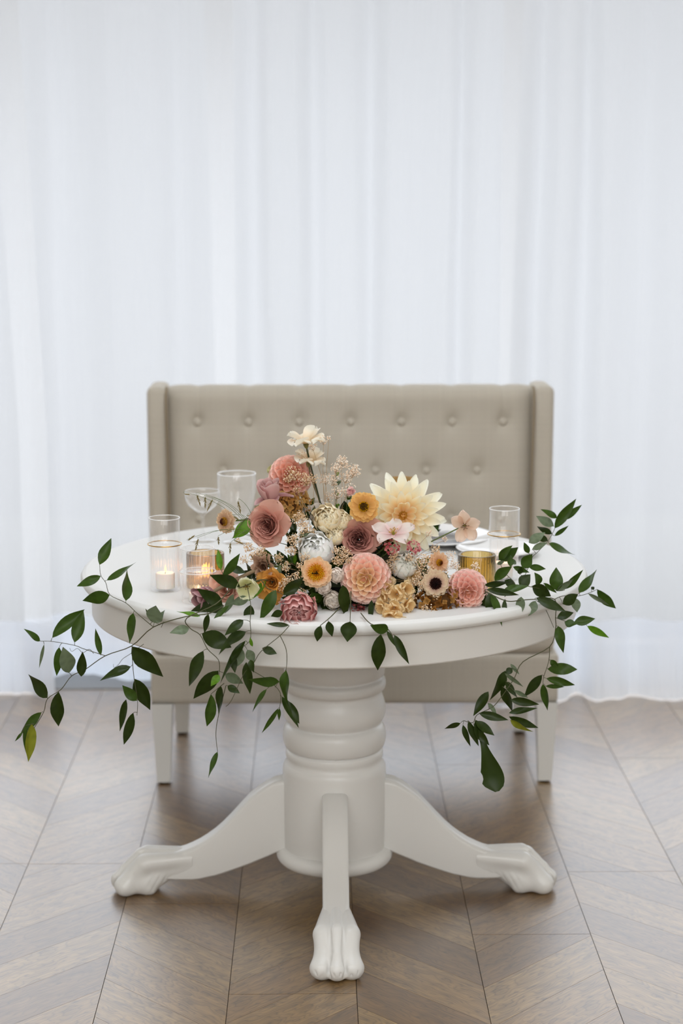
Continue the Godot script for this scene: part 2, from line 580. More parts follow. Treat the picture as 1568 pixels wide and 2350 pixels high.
# baby's breath: clusters [px, py, z cm, radius px, count] on thin stalks from a foot
func gyp(label: String, foot: Vector3, clusters: Array, cols: Array) -> void:
	var t := thing("gypsophila_spray", label, "flower spray", foot)
	var st := begin()
	var tf := []
	var cc := []
	for c in clusters:
		var z: float = c[2] * 0.01
		var mid := at(c[0], c[1], z) - foot
		var hub := mid - mid.normalized() * rr_of(c) * 0.9
		tube(st, smooth_path([Vector3.ZERO, hub * 0.5 + Vector3(rng.randf_range(-0.008, 0.008), 0.008, 0), hub]), 0.00055, 0.0004, 4)
		var rr: float = c[3] * px_m(z)
		for i in int(c[4] * 1.7):
			var d := Vector3(rng.randfn(), rng.randfn(), rng.randfn()).normalized() * rr * pow(rng.randf(), 0.45)
			d.z *= 0.7
			var p := mid + d
			if i % 6 == 0:
				var kn := hub.lerp(p, 0.55) + Vector3(0, -0.003, 0)
				tube(st, [hub, kn, p], 0.00026, 0.0002, 3)
			var s := rng.randf_range(0.0008, 0.0016)
			tf.append(Transform3D(Basis.from_euler(Vector3(rng.randf() * TAU, rng.randf() * TAU, 0)).scaled(Vector3.ONE * s), p))
			cc.append(cols[rng.randi() % cols.size()])
	put("stem", done(st), M.tan_stem, t)
	if not cache.has("floret"):
		var f := SphereMesh.new()
		f.radius = 1.0
		f.height = 1.7
		f.radial_segments = 6
		f.rings = 3
		cache.floret = f
	var mm := MultiMesh.new()
	mm.transform_format = MultiMesh.TRANSFORM_3D
	mm.use_colors = true
	mm.mesh = cache.floret
	mm.instance_count = tf.size()
	for i in tf.size():
		mm.set_instance_transform(i, tf[i])
		mm.set_instance_color(i, cc[i])
	var mi := MultiMeshInstance3D.new()
	mi.name = "blossoms"
	mi.multimesh = mm
	mi.material_override = M.petal
	mi.set_meta("kind", "stuff")
	t.add_child(mi, true)

func rr_of(c: Array) -> float:
	return c[3] * px_m(c[2] * 0.01)

# a mophead of four-petalled florets
func hydrangea(label: String, px: float, py: float, z: float, R: float, squash: Vector3, n: int, cols: Array, face: Vector3) -> Node3D:
	var t := flower("hydrangea_head", label, "flower", px, py, z, face)
	var ms := []
	for c in cols:
		var st := begin()
		for k in 4:
			var pm := petal(R * 0.17, R * 0.17, c * 0.55, c, c * 1.15, {"peak": 0.5, "tip": 0.2, "cup": 0.45 + 0.12 * k, "bend": -0.5 + 0.25 * k, "nv": 4, "nu": 2, "ruf": 0.12, "ph": k * 2.0})
			st.append_from(pm, 0, petal_frame(k * TAU / 4, 1.2))
		ms.append(st.commit())
	for i in n:
		var th := acos(1.0 - 1.55 * (i + 0.5) / n)
		var phi := i * 2.39996
		var s := Vector3(sin(th) * sin(phi), cos(th), sin(th) * cos(phi))
		var b := facing(s + Vector3(rng.randfn(), rng.randfn(), rng.randfn()) * 0.35, rng.randf() * 6.0)
		put("floret", ms[i % ms.size()], M.petal, t, Transform3D(b.scaled_local(Vector3.ONE * rng.randf_range(0.75, 1.2)), s * squash * R * rng.randf_range(0.8, 1.0)))
	var sp := SphereMesh.new()
	sp.radius = R * 0.6
	sp.height = R * 1.2
	sp.radial_segments = 12
	sp.rings = 6
	put("flower_core", sp, mat("6a4a26", 0.9), t, Transform3D(Basis().scaled(squash), Vector3.ZERO))
	return t

# ------------------------------------------------------------------ the place
func _ready() -> void:
	rng.seed = 11
	# camera, sky, daylight, exposure
	var tilt := atan(730.0 / FOCAL)
	var yaw := atan(60.0 / sqrt(FOCAL * FOCAL + 730.0 * 730.0))
	var fwd := Vector3(sin(yaw) * cos(tilt), -sin(tilt), -cos(yaw) * cos(tilt))
	var right := Vector3(cos(yaw), 0, sin(yaw))
	cam_basis = Basis(right, right.cross(fwd), -fwd)
	var cam := Camera3D.new()
	cam.name = "camera"
	add_child(cam)
	cam.transform = Transform3D(cam_basis, cam_at)
	var lens := CameraAttributesPhysical.new()
	lens.frustum_focal_length = 12.0 / (1175.0 / FOCAL)       # 24 mm tall sensor
	lens.exposure_aperture = 1.75
	lens.frustum_focus_distance = 3.62
	lens.frustum_near = 0.05
	lens.frustum_far = 60.0
	cam.attributes = lens
	cam.keep_aspect = Camera3D.KEEP_HEIGHT
	cam.current = true

	var env := Environment.new()
	var sky_mat := ProceduralSkyMaterial.new()
	sky_mat.sky_top_color = Color(0.94, 0.96, 0.99)          # an overcast sky, three times as bright overhead as at the horizon
	sky_mat.sky_horizon_color = Color(0.60, 0.615, 0.635)
	sky_mat.sky_curve = 0.6
	sky_mat.ground_horizon_color = Color(0.42, 0.42, 0.41)
	sky_mat.ground_bottom_color = Color(0.3, 0.3, 0.29)
	var sky := Sky.new()
	sky.sky_material = sky_mat
	env.background_mode = Environment.BG_SKY
	env.sky = sky
	env.background_energy_multiplier = 5.0
	env.tonemap_mode = Environment.TONE_MAPPER_LINEAR
	env.tonemap_exposure = 0.97
	env.sdfgi_enabled = true
	env.ssao_enabled = true
	env.ssil_enabled = true
	var we := WorldEnvironment.new()
	we.name = "world_environment"
	we.environment = env
	add_child(we)

	daylight("window_daylight_behind_camera", Vector3(0.1, 3.0, 6.3), Vector2(5.4, 1.9), Vector3.ZERO, 8.8, Color("fffaf3"))

	materials()
	room()
	floor_boards()
	curtains()
	bench()
	table()
	tableware()
	flowers()
	vines()

func daylight(called: String, where: Vector3, size: Vector2, turn: Vector3, energy: float, c: Color) -> void:
	var l := AreaLight3D.new()
	l.name = called
	l.area_size = size
	l.area_normalize_energy = true
	l.light_energy = energy
	l.light_color = c
	l.area_range = 30.0
	l.area_attenuation = 2.0
	l.shadow_enabled = true
	add_child(l)
	l.position = where
	l.rotation = turn

func slab(called: String, lo: Vector3, hi: Vector3, m: Material) -> MeshInstance3D:
	var st := begin()
	st.set_smooth_group(-1)
	box(st, lo, hi)
	return struct(called, done(st), m)

func box(st: SurfaceTool, lo: Vector3, hi: Vector3) -> void:
	var p := []
	for k in 8: p.append(Vector3(hi.x if k & 1 else lo.x, hi.y if k & 2 else lo.y, hi.z if k & 4 else lo.z))
	for f in [[4, 6, 7, 5], [1, 3, 2, 0], [5, 7, 3, 1], [0, 2, 6, 4], [6, 2, 3, 7], [0, 4, 5, 1]]:
		quad(st, p[f[0]], p[f[1]], p[f[2]], p[f[3]])

func room() -> void:
	var x0 := -3.1
	var x1 := 3.3
	var z0 := -2.2
	var z1 := 6.4
	var h := 4.2
	slab("wall_left", Vector3(x0 - 0.15, 0, z0 - 0.15), Vector3(x0, h, z1 + 0.15), M.wall)
	slab("wall_right", Vector3(x1, 0, z0 - 0.15), Vector3(x1 + 0.15, h, z1 + 0.15), M.wall)
	# the ceiling, with a skylight over the table
	var cs := begin()
	cs.set_smooth_group(-1)
	var k0 := Vector2(-1.25, -0.15)
	var k1 := Vector2(1.45, 2.15)
	box(cs, Vector3(x0 - 0.15, h, z0 - 0.15), Vector3(k0.x, h + 0.15, z1 + 0.15))
	box(cs, Vector3(k1.x, h, z0 - 0.15), Vector3(x1 + 0.15, h + 0.15, z1 + 0.15))
	box(cs, Vector3(k0.x, h, z0 - 0.15), Vector3(k1.x, h + 0.15, k0.y))
	box(cs, Vector3(k0.x, h, k1.y), Vector3(k1.x, h + 0.15, z1 + 0.15))
	struct("ceiling", done(cs), M.ceiling)
	var sk := Node3D.new()
	sk.name = "window_3"
	add_child(sk)
	sk.set_meta("kind", "structure")
	cs = begin()
	cs.set_smooth_group(-1)
	box(cs, Vector3(k0.x, h + 0.05, k0.y), Vector3(k0.x + 0.05, h + 0.13, k1.y))
	box(cs, Vector3(k1.x - 0.05, h + 0.05, k0.y), Vector3(k1.x, h + 0.13, k1.y))
	box(cs, Vector3(k0.x + 0.05, h + 0.05, k0.y), Vector3(k1.x - 0.05, h + 0.13, k0.y + 0.05))
	box(cs, Vector3(k0.x + 0.05, h + 0.05, k1.y - 0.05), Vector3(k1.x - 0.05, h + 0.13, k1.y))
	var kf := put("window_frame", done(cs), M.trim, sk)
	cs = begin()
	cs.set_smooth_group(-1)
	quad(cs, Vector3(k0.x + 0.05, h + 0.09, k0.y + 0.05), Vector3(k1.x - 0.05, h + 0.09, k0.y + 0.05), Vector3(k1.x - 0.05, h + 0.09, k1.y - 0.05), Vector3(k0.x + 0.05, h + 0.09, k1.y - 0.05))
	put("pane", done(cs), M.pane, kf)
	var n := 1
	for side in [["wall_back", z0 - 0.15, z0, 0.003, 2.36], ["wall_front", z1, z1 + 0.15, 2.0, 4.0]]:
		var sill: float = side[3]
		var head: float = side[4]
		var st := begin()
		st.set_smooth_group(-1)
		box(st, Vector3(x0, 0, side[1]), Vector3(x0 + 0.4, h, side[2]))
		box(st, Vector3(x1 - 0.4, 0, side[1]), Vector3(x1, h, side[2]))
		if sill > 0.1: box(st, Vector3(x0 + 0.4, 0, side[1]), Vector3(x1 - 0.4, sill, side[2]))
		box(st, Vector3(x0 + 0.4, head, side[1]), Vector3(x1 - 0.4, h, side[2]))
		struct(side[0], done(st), M.wall)
		var zc: float = (side[1] + side[2]) * 0.5
		var w := Node3D.new()
		w.name = "window_%d" % n
		add_child(w)
		w.set_meta("kind", "structure")
		n += 1
		var lights := 1 if n == 2 else 4
		var bar := 0.004 if n == 2 else 0.04                       # one wide pane behind the curtains
		for k in lights:
			var a := lerpf(x0 + 0.4, x1 - 0.4, float(k) / lights)
			var b := lerpf(x0 + 0.4, x1 - 0.4, float(k + 1) / lights)
			st = begin()
			st.set_smooth_group(-1)
			box(st, Vector3(a, sill, zc - 0.03), Vector3(a + 0.045, head, zc + 0.03))
			box(st, Vector3(b - 0.045, sill, zc - 0.03), Vector3(b, head, zc + 0.03))
			box(st, Vector3(a + 0.045, sill, zc - 0.03), Vector3(b - 0.045, sill + bar, zc + 0.03))
			box(st, Vector3(a + 0.045, head - 0.05, zc - 0.03), Vector3(b - 0.045, head, zc + 0.03))
			var f := put("window_frame", done(st), M.threshold if lights == 1 else M.trim, w)
			st = begin()
			st.set_smooth_group(-1)
			quad(st, Vector3(a + 0.045, sill + bar, zc), Vector3(a + 0.045, head - 0.05, zc), Vector3(b - 0.045, head - 0.05, zc), Vector3(b - 0.045, sill + bar, zc))
			put("pane", done(st), M.pane, f)
	slab("patio", Vector3(-20, -0.3, -5.0), Vector3(20, -0.006, z0 - 0.16), M.patio)
	# beyond it the ground climbs in a pale bank
	var bk := begin()
	bk.set_smooth_group(-1)
	grid(bk, 24, 24, func(u, v):
		var q: float = 1.0 - v
		return Vector3(lerpf(60, -60, u), -0.007 + 8.0 * q * (0.9 + 0.1 * q), -4.99 - 26.0 * q))
	quad(bk, Vector3(-60, 7.99, -30.99), Vector3(60, 7.99, -30.99), Vector3(60, -1, -31.5), Vector3(-60, -1, -31.5))
	struct("bank", done(bk), M.yard)
	slab("trim_1", Vector3(x0, -0.003, z0 - 0.15), Vector3(x1, 0.003, -1.74), M.threshold)
	slab("baseboard_left", Vector3(x0, 0, z0), Vector3(x0 + 0.018, 0.1, z1), M.trim)
	slab("baseboard_right", Vector3(x1 - 0.018, 0, z0), Vector3(x1, 0.1, z1), M.trim)
	
	slab("baseboard_front", Vector3(x0, 0, z1 - 0.018), Vector3(x1, 0.1, z1), M.trim)

# chevron boards: columns 263 mm wide along z, each board cut diagonally into pieces, joints sunk between them
func floor_boards() -> void:
	var fl := slab("floor", Vector3(-3.25, -0.12, -2.35), Vector3(3.45, -0.004, 6.55), M.subfloor)
	var tones := []
	for s in 3:
		var tex := wood_texture(21 + s * 5)
		for c in ["ffffff", "ece2d6", "cdbfb0", "f6f1ea"]:
			tones.append(mat(c, 0.36, {"albedo_texture": tex, "metallic_specular": 0.8, "clearcoat_enabled": true, "clearcoat": 1.0, "clearcoat_roughness": 0.28}))
	var w := 0.2634
	var step := 0.176
	var gap := 0.0004
	var r := RandomNumberGenerator.new()
	r.seed = 5
	var far := {}                                             # what lies outside the view, joined
	for c in range(-12, 12):
		var xa := 0.040 + c * w
		var xb := xa + w
		var up := 1.0 if c % 2 == 0 else -1.0                 # which way the chevron runs
		var cuts := [-2.4]
		var z: float = -2.4 + {-1: 1.28, 0: 0.96, -2: 0.8, -3: 0.45, 3: 0.6, 2: 1.1}.get(c, r.randf_range(0.2, 1.2))
		if c == -1: z = 0.563 - 1.2 * 2
		if c == -2: z = 0.085 - 1.2 * 2
		if c == -3: z = -0.17 - 1.2
		if c == 3: z = 0.215 - 1.2 * 2
		while z < 6.5:
			cuts.append(z)
			z += 1.2
		cuts.append(6.5)
		var k := -16
		var base := r.randf_range(0.0, step)
		if c == 0: base = 0.093
		if c == -1: base = 0.52
		while true:
			var za := base + k * step                         # on xa
			var zb := za + w * up                             # on xb
			k += 1
			if minf(za, zb) > 6.5: break
			var tone := r.randi_range(0, 11)
			for i in cuts.size() - 1:
				var piece := PackedVector2Array([Vector2(xa, za), Vector2(xb, zb), Vector2(xb, zb + step), Vector2(xa, za + step)])
				var board := PackedVector2Array([Vector2(xa + gap, cuts[i] + gap), Vector2(xb - gap, cuts[i] + gap), Vector2(xb - gap, cuts[i + 1] - gap), Vector2(xa + gap, cuts[i + 1] - gap)])
				for poly in Geometry2D.intersect_polygons(piece, board):
					var mid := Vector2.ZERO
					for p in poly: mid += p / poly.size()
					var seen := absf(mid.x - 0.02) < 1.32 and mid.y > -1.95 and mid.y < 0.85
					var key := tone
					var st: SurfaceTool
					if seen:
						st = begin()
						st.set_smooth_group(-1)
					else:
						if not far.has(key):
							far[key] = begin()
							far[key].set_smooth_group(-1)
						st = far[key]
					plank(st, poly, up, Vector2(r.randf() * 3.0, r.randf() * 3.0))
					if seen:
						put("plank", done(st), tones[tone], fl)
	for key in far:
		var o := put("plank_field", done(far[key]), tones[key], fl)
		o.set_meta("kind", "stuff")

func plank(st: SurfaceTool, poly: PackedVector2Array, up: float, off: Vector2) -> void:
	var inner := Geometry2D.offset_polygon(poly, -0.0003)
	if inner.size() != 1 or inner[0].size() < 3: return
	var q: PackedVector2Array = inner[0]
	var along := Vector2(1, up).normalized()
	var across := Vector2(-along.y, along.x)
	var uv := func(p): return Vector2(p.dot(along) / 0.46, p.dot(across) / 0.115) + off
	var cw := Geometry2D.is_polygon_clockwise(q)
	var n := q.size()
	for i in range(1, n - 1):
		var tri := [q[0], q[i], q[i + 1]]
		if cw: tri.reverse()
		# polygon plane is (x, z) with z down the page, so its positive turn is clockwise from above
		for p in tri:
			st.set_uv(uv.call(p))
			st.add_vertex(Vector3(p.x, 0.0, p.y))
	for i in n:
		var a := q[i]
		var b := q[(i + 1) % n]
		if cw:
			var s := a
			a = b
			b = s
		var aa := Vector3(a.x, 0, a.y)
		var bb := Vector3(b.x, 0, b.y)
		for p in [aa, bb + Vector3(0, -0.004, 0), bb, aa, aa + Vector3(0, -0.004, 0), bb + Vector3(0, -0.004, 0)]:
			st.set_uv(uv.call(Vector2(p.x, p.z)))
			st.add_vertex(p)

# one curtain between two pixel columns (top and bottom); steps: [pixel column, half width px, amplitude m]
func curtain(label: String, lt: float, lb: float, rt: float, rb: float, zoff: float, steps: Array, hem: float, sd: int) -> void:
	var st := begin()
	var X := func(p: float) -> float: return -1.011 + p * 0.0013438
	var ns := FastNoiseLite.new()
	ns.seed = sd
	ns.frequency = 0.9
	var surface := func(u, y):
		var f := clampf(1.0 - y / 2.2, -0.3, 1.0)
		var px := lerpf(lerpf(lt, lb, clampf((f - 0.0) / 0.42, 0.0, 1.4)), 0.0, 0.0)
		px = lerpf(px, lerpf(rt, rb, clampf(f / 0.42, 0.0, 1.4)), u)
		var x: float = X.call(px)
		var z := -1.66 + 0.05 * x + zoff
		for s in steps:
			z += s[2] * tanh((px + 14.0 * ns.get_noise_2d(s[0], y * 0.5) - s[0]) / maxf(s[1], 13.0))
		z += 0.02 * ns.get_noise_2d(x * 4.0, y * 0.25)
		var low := clampf(1.0 - y / 0.22, 0.0, 1.0)
		z += hem * low * low + 0.03 * low * ns.get_noise_2d(x * 12.0, 7.0)
		return Vector3(x, y, z)
	var t := thing("sheer_curtain", label, "curtain")
	grid(st, 260, 20, func(u, v): return surface.call(u, 0.25 + 2.53 * pow(v, 1.3)))
	put("sheet", done(st), M.sheer, t)
	st = begin()
	grid(st, 260, 10, func(u, v): return surface.call(u, 0.004 + 0.246 * v))
	put("hem", done(st), M.hem, t)

func curtains() -> void:
	curtain("white sheer curtain at far left, its edge overlapping the one behind the left wing", -700, -700, 48, 74, 0.035,
		[[-560, 40, 0.10], [-420, 50, -0.10], [-260, 40, 0.11], [-120, 40, -0.10], [-20, 30, 0.012]], -0.02, 1)
	curtain("white sheer curtain hanging behind the left wing of the bench", -30, 0, 533, 531, 0.0,
		[[72, 22, -0.060], [120, 40, 0.02], [215, 55, 0.050], [290, 30, -0.024], [372, 22, -0.036], [430, 30, 0.022], [545, 8, 0.01]], -0.16, 2)
	curtain("white sheer curtain hanging behind the middle of the tufted bench", 466, 478, 1200, 1185, -0.03,
		[[548, 16, -0.036], [605, 10, 0.040], [700, 13, -0.046], [738, 12, 0.020], [830, 20, -0.055], [868, 15, 0.05], [970, 60, 0.022], [1050, 13, -0.05], [1078, 10, 0.044], [1165, 22, 0.02]], 0.0, 3)
	curtain("white sheer curtain at far right behind the right wing of the bench", 1148, 1150, 2350, 2350, -0.06,
		[[1218, 26, -0.085], [1264, 14, 0.05], [1330, 18, -0.055], [1378, 10, 0.05], [1460, 50, -0.045], [1530, 30, 0.04], [1640, 30, -0.08], [1760, 40, 0.10], [1900, 40, -0.10], [2050, 40, 0.10], [2200, 40, -0.10]], 0.06, 4)
	var st := begin()
	tube(st, [Vector3(-3.05, 2.84, -1.68), Vector3(0, 2.84, -1.68), Vector3(3.25, 2.84, -1.6)], 0.014, 0.014, 10)
	tag(put("curtain_rod", done(st), M.trim, self), "plain white curtain rod above the sheer curtains", "curtain rod")

func bench() -> void:
	var t := thing("tufted_bench", "beige linen settee bench with button-tufted back and white tapered legs behind the table", "bench", Vector3(0.065, 0, -0.8))
	var X := func(x: float) -> float: return x - 0.065
	# button places: seven over six over seven
	var spots := []
	for rw in 3:
		for k in (7 if rw % 2 == 0 else 6):
			spots.append(Vector2(0.061 + (k - (3.0 if rw % 2 == 0 else 2.5)) * 0.1505, [0.957, 0.812, 0.667][rw]))
	var zf := -1.235 + 0.8
	# the padded back: up the front, over the rounded top, down behind
	var path := []
	for i in 41: path.append(Vector2(lerpf(0.40, 1.035, i / 40.0), 0.0))
	for i in range(1, 7):
		var a := i / 6.0 * PI
		path.append(Vector2(1.035 + sin(a) * 0.030, -0.05 + cos(a) * 0.05))
	path.append(Vector2(0.30, -0.1))
	var st := begin()
	var n := path.size() - 1
	grid(st, 110, n, func(u, v):
		var q: Vector2 = path[int(round(v * n))]
		var x: float = lerpf(-0.482, 0.602, u)
		var z: float = zf + q.y
		var y: float = q.x
		if q.y > -0.06:
			var d := 0.0
			for s in spots:
				var e: Vector2 = Vector2(x, minf(y, 1.03)) - s
				d += 0.015 * exp(-e.length_squared() / 0.00040) + 0.007 * exp(-e.length_squared() / 0.004)
				if s.y > 0.9 and y > 0.95:                    # pleats from the top row over the edge
					d += 0.004 * exp(-e.x * e.x / 0.00012)
			z += 0.022 - d
			var side: float = maxf(0.0, 1.0 - minf(u, 1.0 - u) / 0.05)
			z -= 0.03 * side * side
		if q.y <= 0.0 and y > 1.0:
			y -= 0.004 * exp(-pow(fposmod(x - 0.061 + 0.07525, 0.1505) - 0.07525, 2.0) / 0.0002)
			y -= 0.010 * pow(maxf(0.0, 1.0 - minf(u, 1.0 - u) / 0.04), 2.0)
		return Vector3(X.call(x), y, z))
	put("back_cushion", done(st), M.linen, t)
	for s in spots:
		st = begin()
		lathe(st, [Vector2(0.013, -0.004), Vector2(0.012, 0.002), Vector2(0.008, 0.0055), Vector2(0.0, 0.0068)], 14)
		put("button", done(st), M.linen, t, Transform3D(Basis(Vector3.RIGHT, PI / 2), Vector3(X.call(s.x), s.y, zf + 0.022 - 0.017)))
	for s in [-1.0, 1.0]:
		var xi: float = -0.478 if s < 0 else 0.597
		var xo: float = -0.535 if s < 0 else 0.657
		st = begin()
		round_box(st, Vector3(X.call((xi + xo) * 0.5), 0.645, zf - 0.028), Vector3(absf(xo - xi), 0.845, 0.175), 0.02, 8)
		put("side_wing", done(st), M.linen, t)
		st = begin()
		tube(st, smooth_path([Vector3(X.call(xi), 0.42, zf + 0.062), Vector3(X.call(xi + 0.004 * s * -1.0), 0.75, zf + 0.06), Vector3(X.call(xi), 1.02, zf + 0.056), Vector3(X.call(xi), 1.062, zf + 0.02)]), 0.004, 0.004, 6)
		put("piping", done(st), M.piping, t)
	st = begin()
	round_box(st, Vector3(X.call(0.065), 0.298, -1.02 + 0.8), Vector3(1.128, 0.14, 0.5), 0.012, 8)
	put("seat_rail", done(st), M.linen, t)
	st = begin()
	round_box(st, Vector3(X.call(0.062), 0.412, -1.0 + 0.8), Vector3(1.115, 0.095, 0.46), 0.03, 10, Vector3(0.004, 0.014, 0.006))
	put("seat_cushion", done(st), M.linen, t)
	for q in [[-0.468, -0.785], [0.597, -0.785], [-0.45, -1.25], [0.58, -1.25]]:
		st = begin()
		st.set_smooth_group(-1)
		var lo := 0.0185
		var hi := 0.0285
		var p := []
		for k in 4:
			var sx: float = [-1, 1, 1, -1][k]
			var sz: float = [1, 1, -1, -1][k]
			p.append([Vector3(sx * lo, 0.006, sz * lo), Vector3(sx * hi, 0.235, sz * hi)])
		for k in 4:
			var m := (k + 1) % 4
			quad(st, p[k][0], p[k][1], p[m][1], p[m][0])
		quad(st, p[0][0], p[1][0], p[2][0], p[3][0])
		var lg := put("leg", done(st), M.leg_white, t, Transform3D(Basis(), Vector3(X.call(q[0]), 0, q[1] + 0.8)))
		st = begin()
		lathe(st, [Vector2(0, 0), Vector2(0.013, 0), Vector2(0.013, 0.0065), Vector2(0, 0.0065)], 12)
		put("foot_glide", done(st), M.dark_bowl, lg)

# ------------------------------------------------------------------ the pedestal table
func table() -> void:
	var t := thing("pedestal_table", "round white pedestal table with carved claw feet under the flowers", "table")
	var st := begin()
	lathe(st, crisp([Vector2(0, 0.757), Vector2(0.565, 0.757), Vector2(0.572, 0.760), Vector2(0.5755, 0.766), Vector2(0.5755, 0.773), Vector2(0.572, 0.780), Vector2(0.563, TOP), Vector2(0.54, TOP), Vector2(0, TOP)]), 128)
	put("tabletop", done(st), M.white_top, t)
	st = begin()
	lathe(st, crisp([Vector2(0.52, 0.757), Vector2(0.52, 0.688), Vector2(0.524, 0.684), Vector2(0.548, 0.684), Vector2(0.552, 0.688), Vector2(0.553, 0.757)]), 128)
	put("apron", done(st), M.white, t)
	st = begin()
	lathe(st, crisp([Vector2(0.0, 0.66), Vector2(0.2, 0.66), Vector2(0.2, 0.7), Vector2(0.0, 0.7)]), 32)
	put("mounting_plate", done(st), M.white, t)
	st = begin()
	var prof := [Vector2(0, 0.10), Vector2(0.1175, 0.10), Vector2(0.1195, 0.108), Vector2(0.1205, 0.2), Vector2(0.1205, 0.300), Vector2(0.1195, 0.309), Vector2(0.1155, 0.316), Vector2(0.1115, 0.322), Vector2(0.1115, 0.330),
		Vector2(0.1135, 0.334), Vector2(0.1135, 0.344), Vector2(0.1115, 0.349)]
	for k in 10:                                             # the fat torus
		var a := k / 9.0 * PI
		prof.append(Vector2(0.106 + 0.0145 * sin(a), 0.381 - 0.030 * cos(a)))
	for k in 12:                                             # the taller swelling
		var a := k / 11.0
		prof.append(Vector2(0.108 + 0.0115 * pow(sin(PI * pow(a, 0.8)), 0.9), 0.415 + 0.072 * a))
	for k in 8:                                              # the bead
		var a := k / 7.0 * PI
		prof.append(Vector2(0.111 + 0.0095 * sin(a), 0.507 - 0.0145 * cos(a)))
	prof.append_array([Vector2(0.110, 0.526), Vector2(0.1165, 0.530), Vector2(0.1175, 0.545), Vector2(0.1175, 0.662), Vector2(0, 0.662)])
	lathe(st, prof, 72)
	put("pedestal_column", done(st), M.white, t)
	st = begin()
	var rp := [Vector2(0, 0.074), Vector2(0.115, 0.074)]
	for k in 11:
		var a := -PI / 2 + k / 10.0 * PI
		rp.append(Vector2(0.116 + 0.021 * cos(a), 0.094 + 0.020 * sin(a)))
	rp.append_array([Vector2(0.10, 0.114), Vector2(0, 0.114)])
	lathe(st, rp, 72)
	put("base_ring", done(st), M.white, t)
	var lm := leg_mesh()
	var pm := paw_mesh()
	for k in 4:
		var b := Basis(Vector3.UP, [0.0, PI / 2, -PI / 2, PI][k])
		var l := put("leg", lm, M.white, t, Transform3D(b, Vector3.ZERO))
		put("claw_foot", pm, M.white, l)

func leg_mesh() -> ArrayMesh:                                 # stations: distance out, top, bottom
	var s := [[0.095, 0.277, 0.118], [0.1225, 0.278, 0.107], [0.14, 0.274, 0.099], [0.157, 0.265, 0.091], [0.176, 0.252, 0.083], [0.196, 0.236, 0.074], [0.22, 0.210, 0.065], [0.242, 0.185, 0.057], [0.262, 0.164, 0.050],
		[0.281, 0.147, 0.044], [0.30, 0.133, 0.040], [0.317, 0.122, 0.036], [0.335, 0.113, 0.034], [0.351, 0.106, 0.034], [0.372, 0.100, 0.034], [0.40, 0.097, 0.036], [0.42, 0.095, 0.05]]
	var st := begin()
	var hw := 0.029
	var n := s.size() - 1
	var sec := func(i: int, top: float, bot: float) -> Vector2:
		var r := 0.015
		var rb := 0.006
		if i <= 6:                                           # right top round
			var a := i / 6.0 * PI / 2
			return Vector2(hw - r + r * cos(a), top - r * 0.75 + r * 0.75 * sin(a))
		if i <= 13:
			var a := PI / 2 + (i - 7) / 6.0 * PI / 2
			return Vector2(-hw + r + r * cos(a), top - r * 0.75 + r * 0.75 * sin(a))
		if i <= 17:
			var a := PI + (i - 14) / 3.0 * PI / 2
			return Vector2(-hw + rb + rb * cos(a), bot + rb + rb * sin(a))
		if i <= 21:
			var a := PI * 1.5 + (i - 18) / 3.0 * PI / 2
			return Vector2(hw - rb + rb * cos(a), bot + rb + rb * sin(a))
		return Vector2(hw, top - r * 0.75)
	grid(st, 22, n, func(u, v):
		var q: Array = s[int(round(v * n))]
		var p: Vector2 = sec.call(int(round(u * 22)), q[1], q[2])
		return Vector3(p.x, p.y, q[0]))
	return done(st)

func seg(p: Vector3, a: Vector3, b: Vector3, ra: float, rb: float) -> float:
	var d := b - a
	var h := clampf((p - a).dot(d) / d.length_squared(), 0.0, 1.0)
	return (p - a - d * h).length() - lerpf(ra, rb, h)

func smin(a: float, b: float, k: float) -> float:
	var h := maxf(k - absf(a - b), 0.0) / k
	return minf(a, b) - h * h * k * 0.25

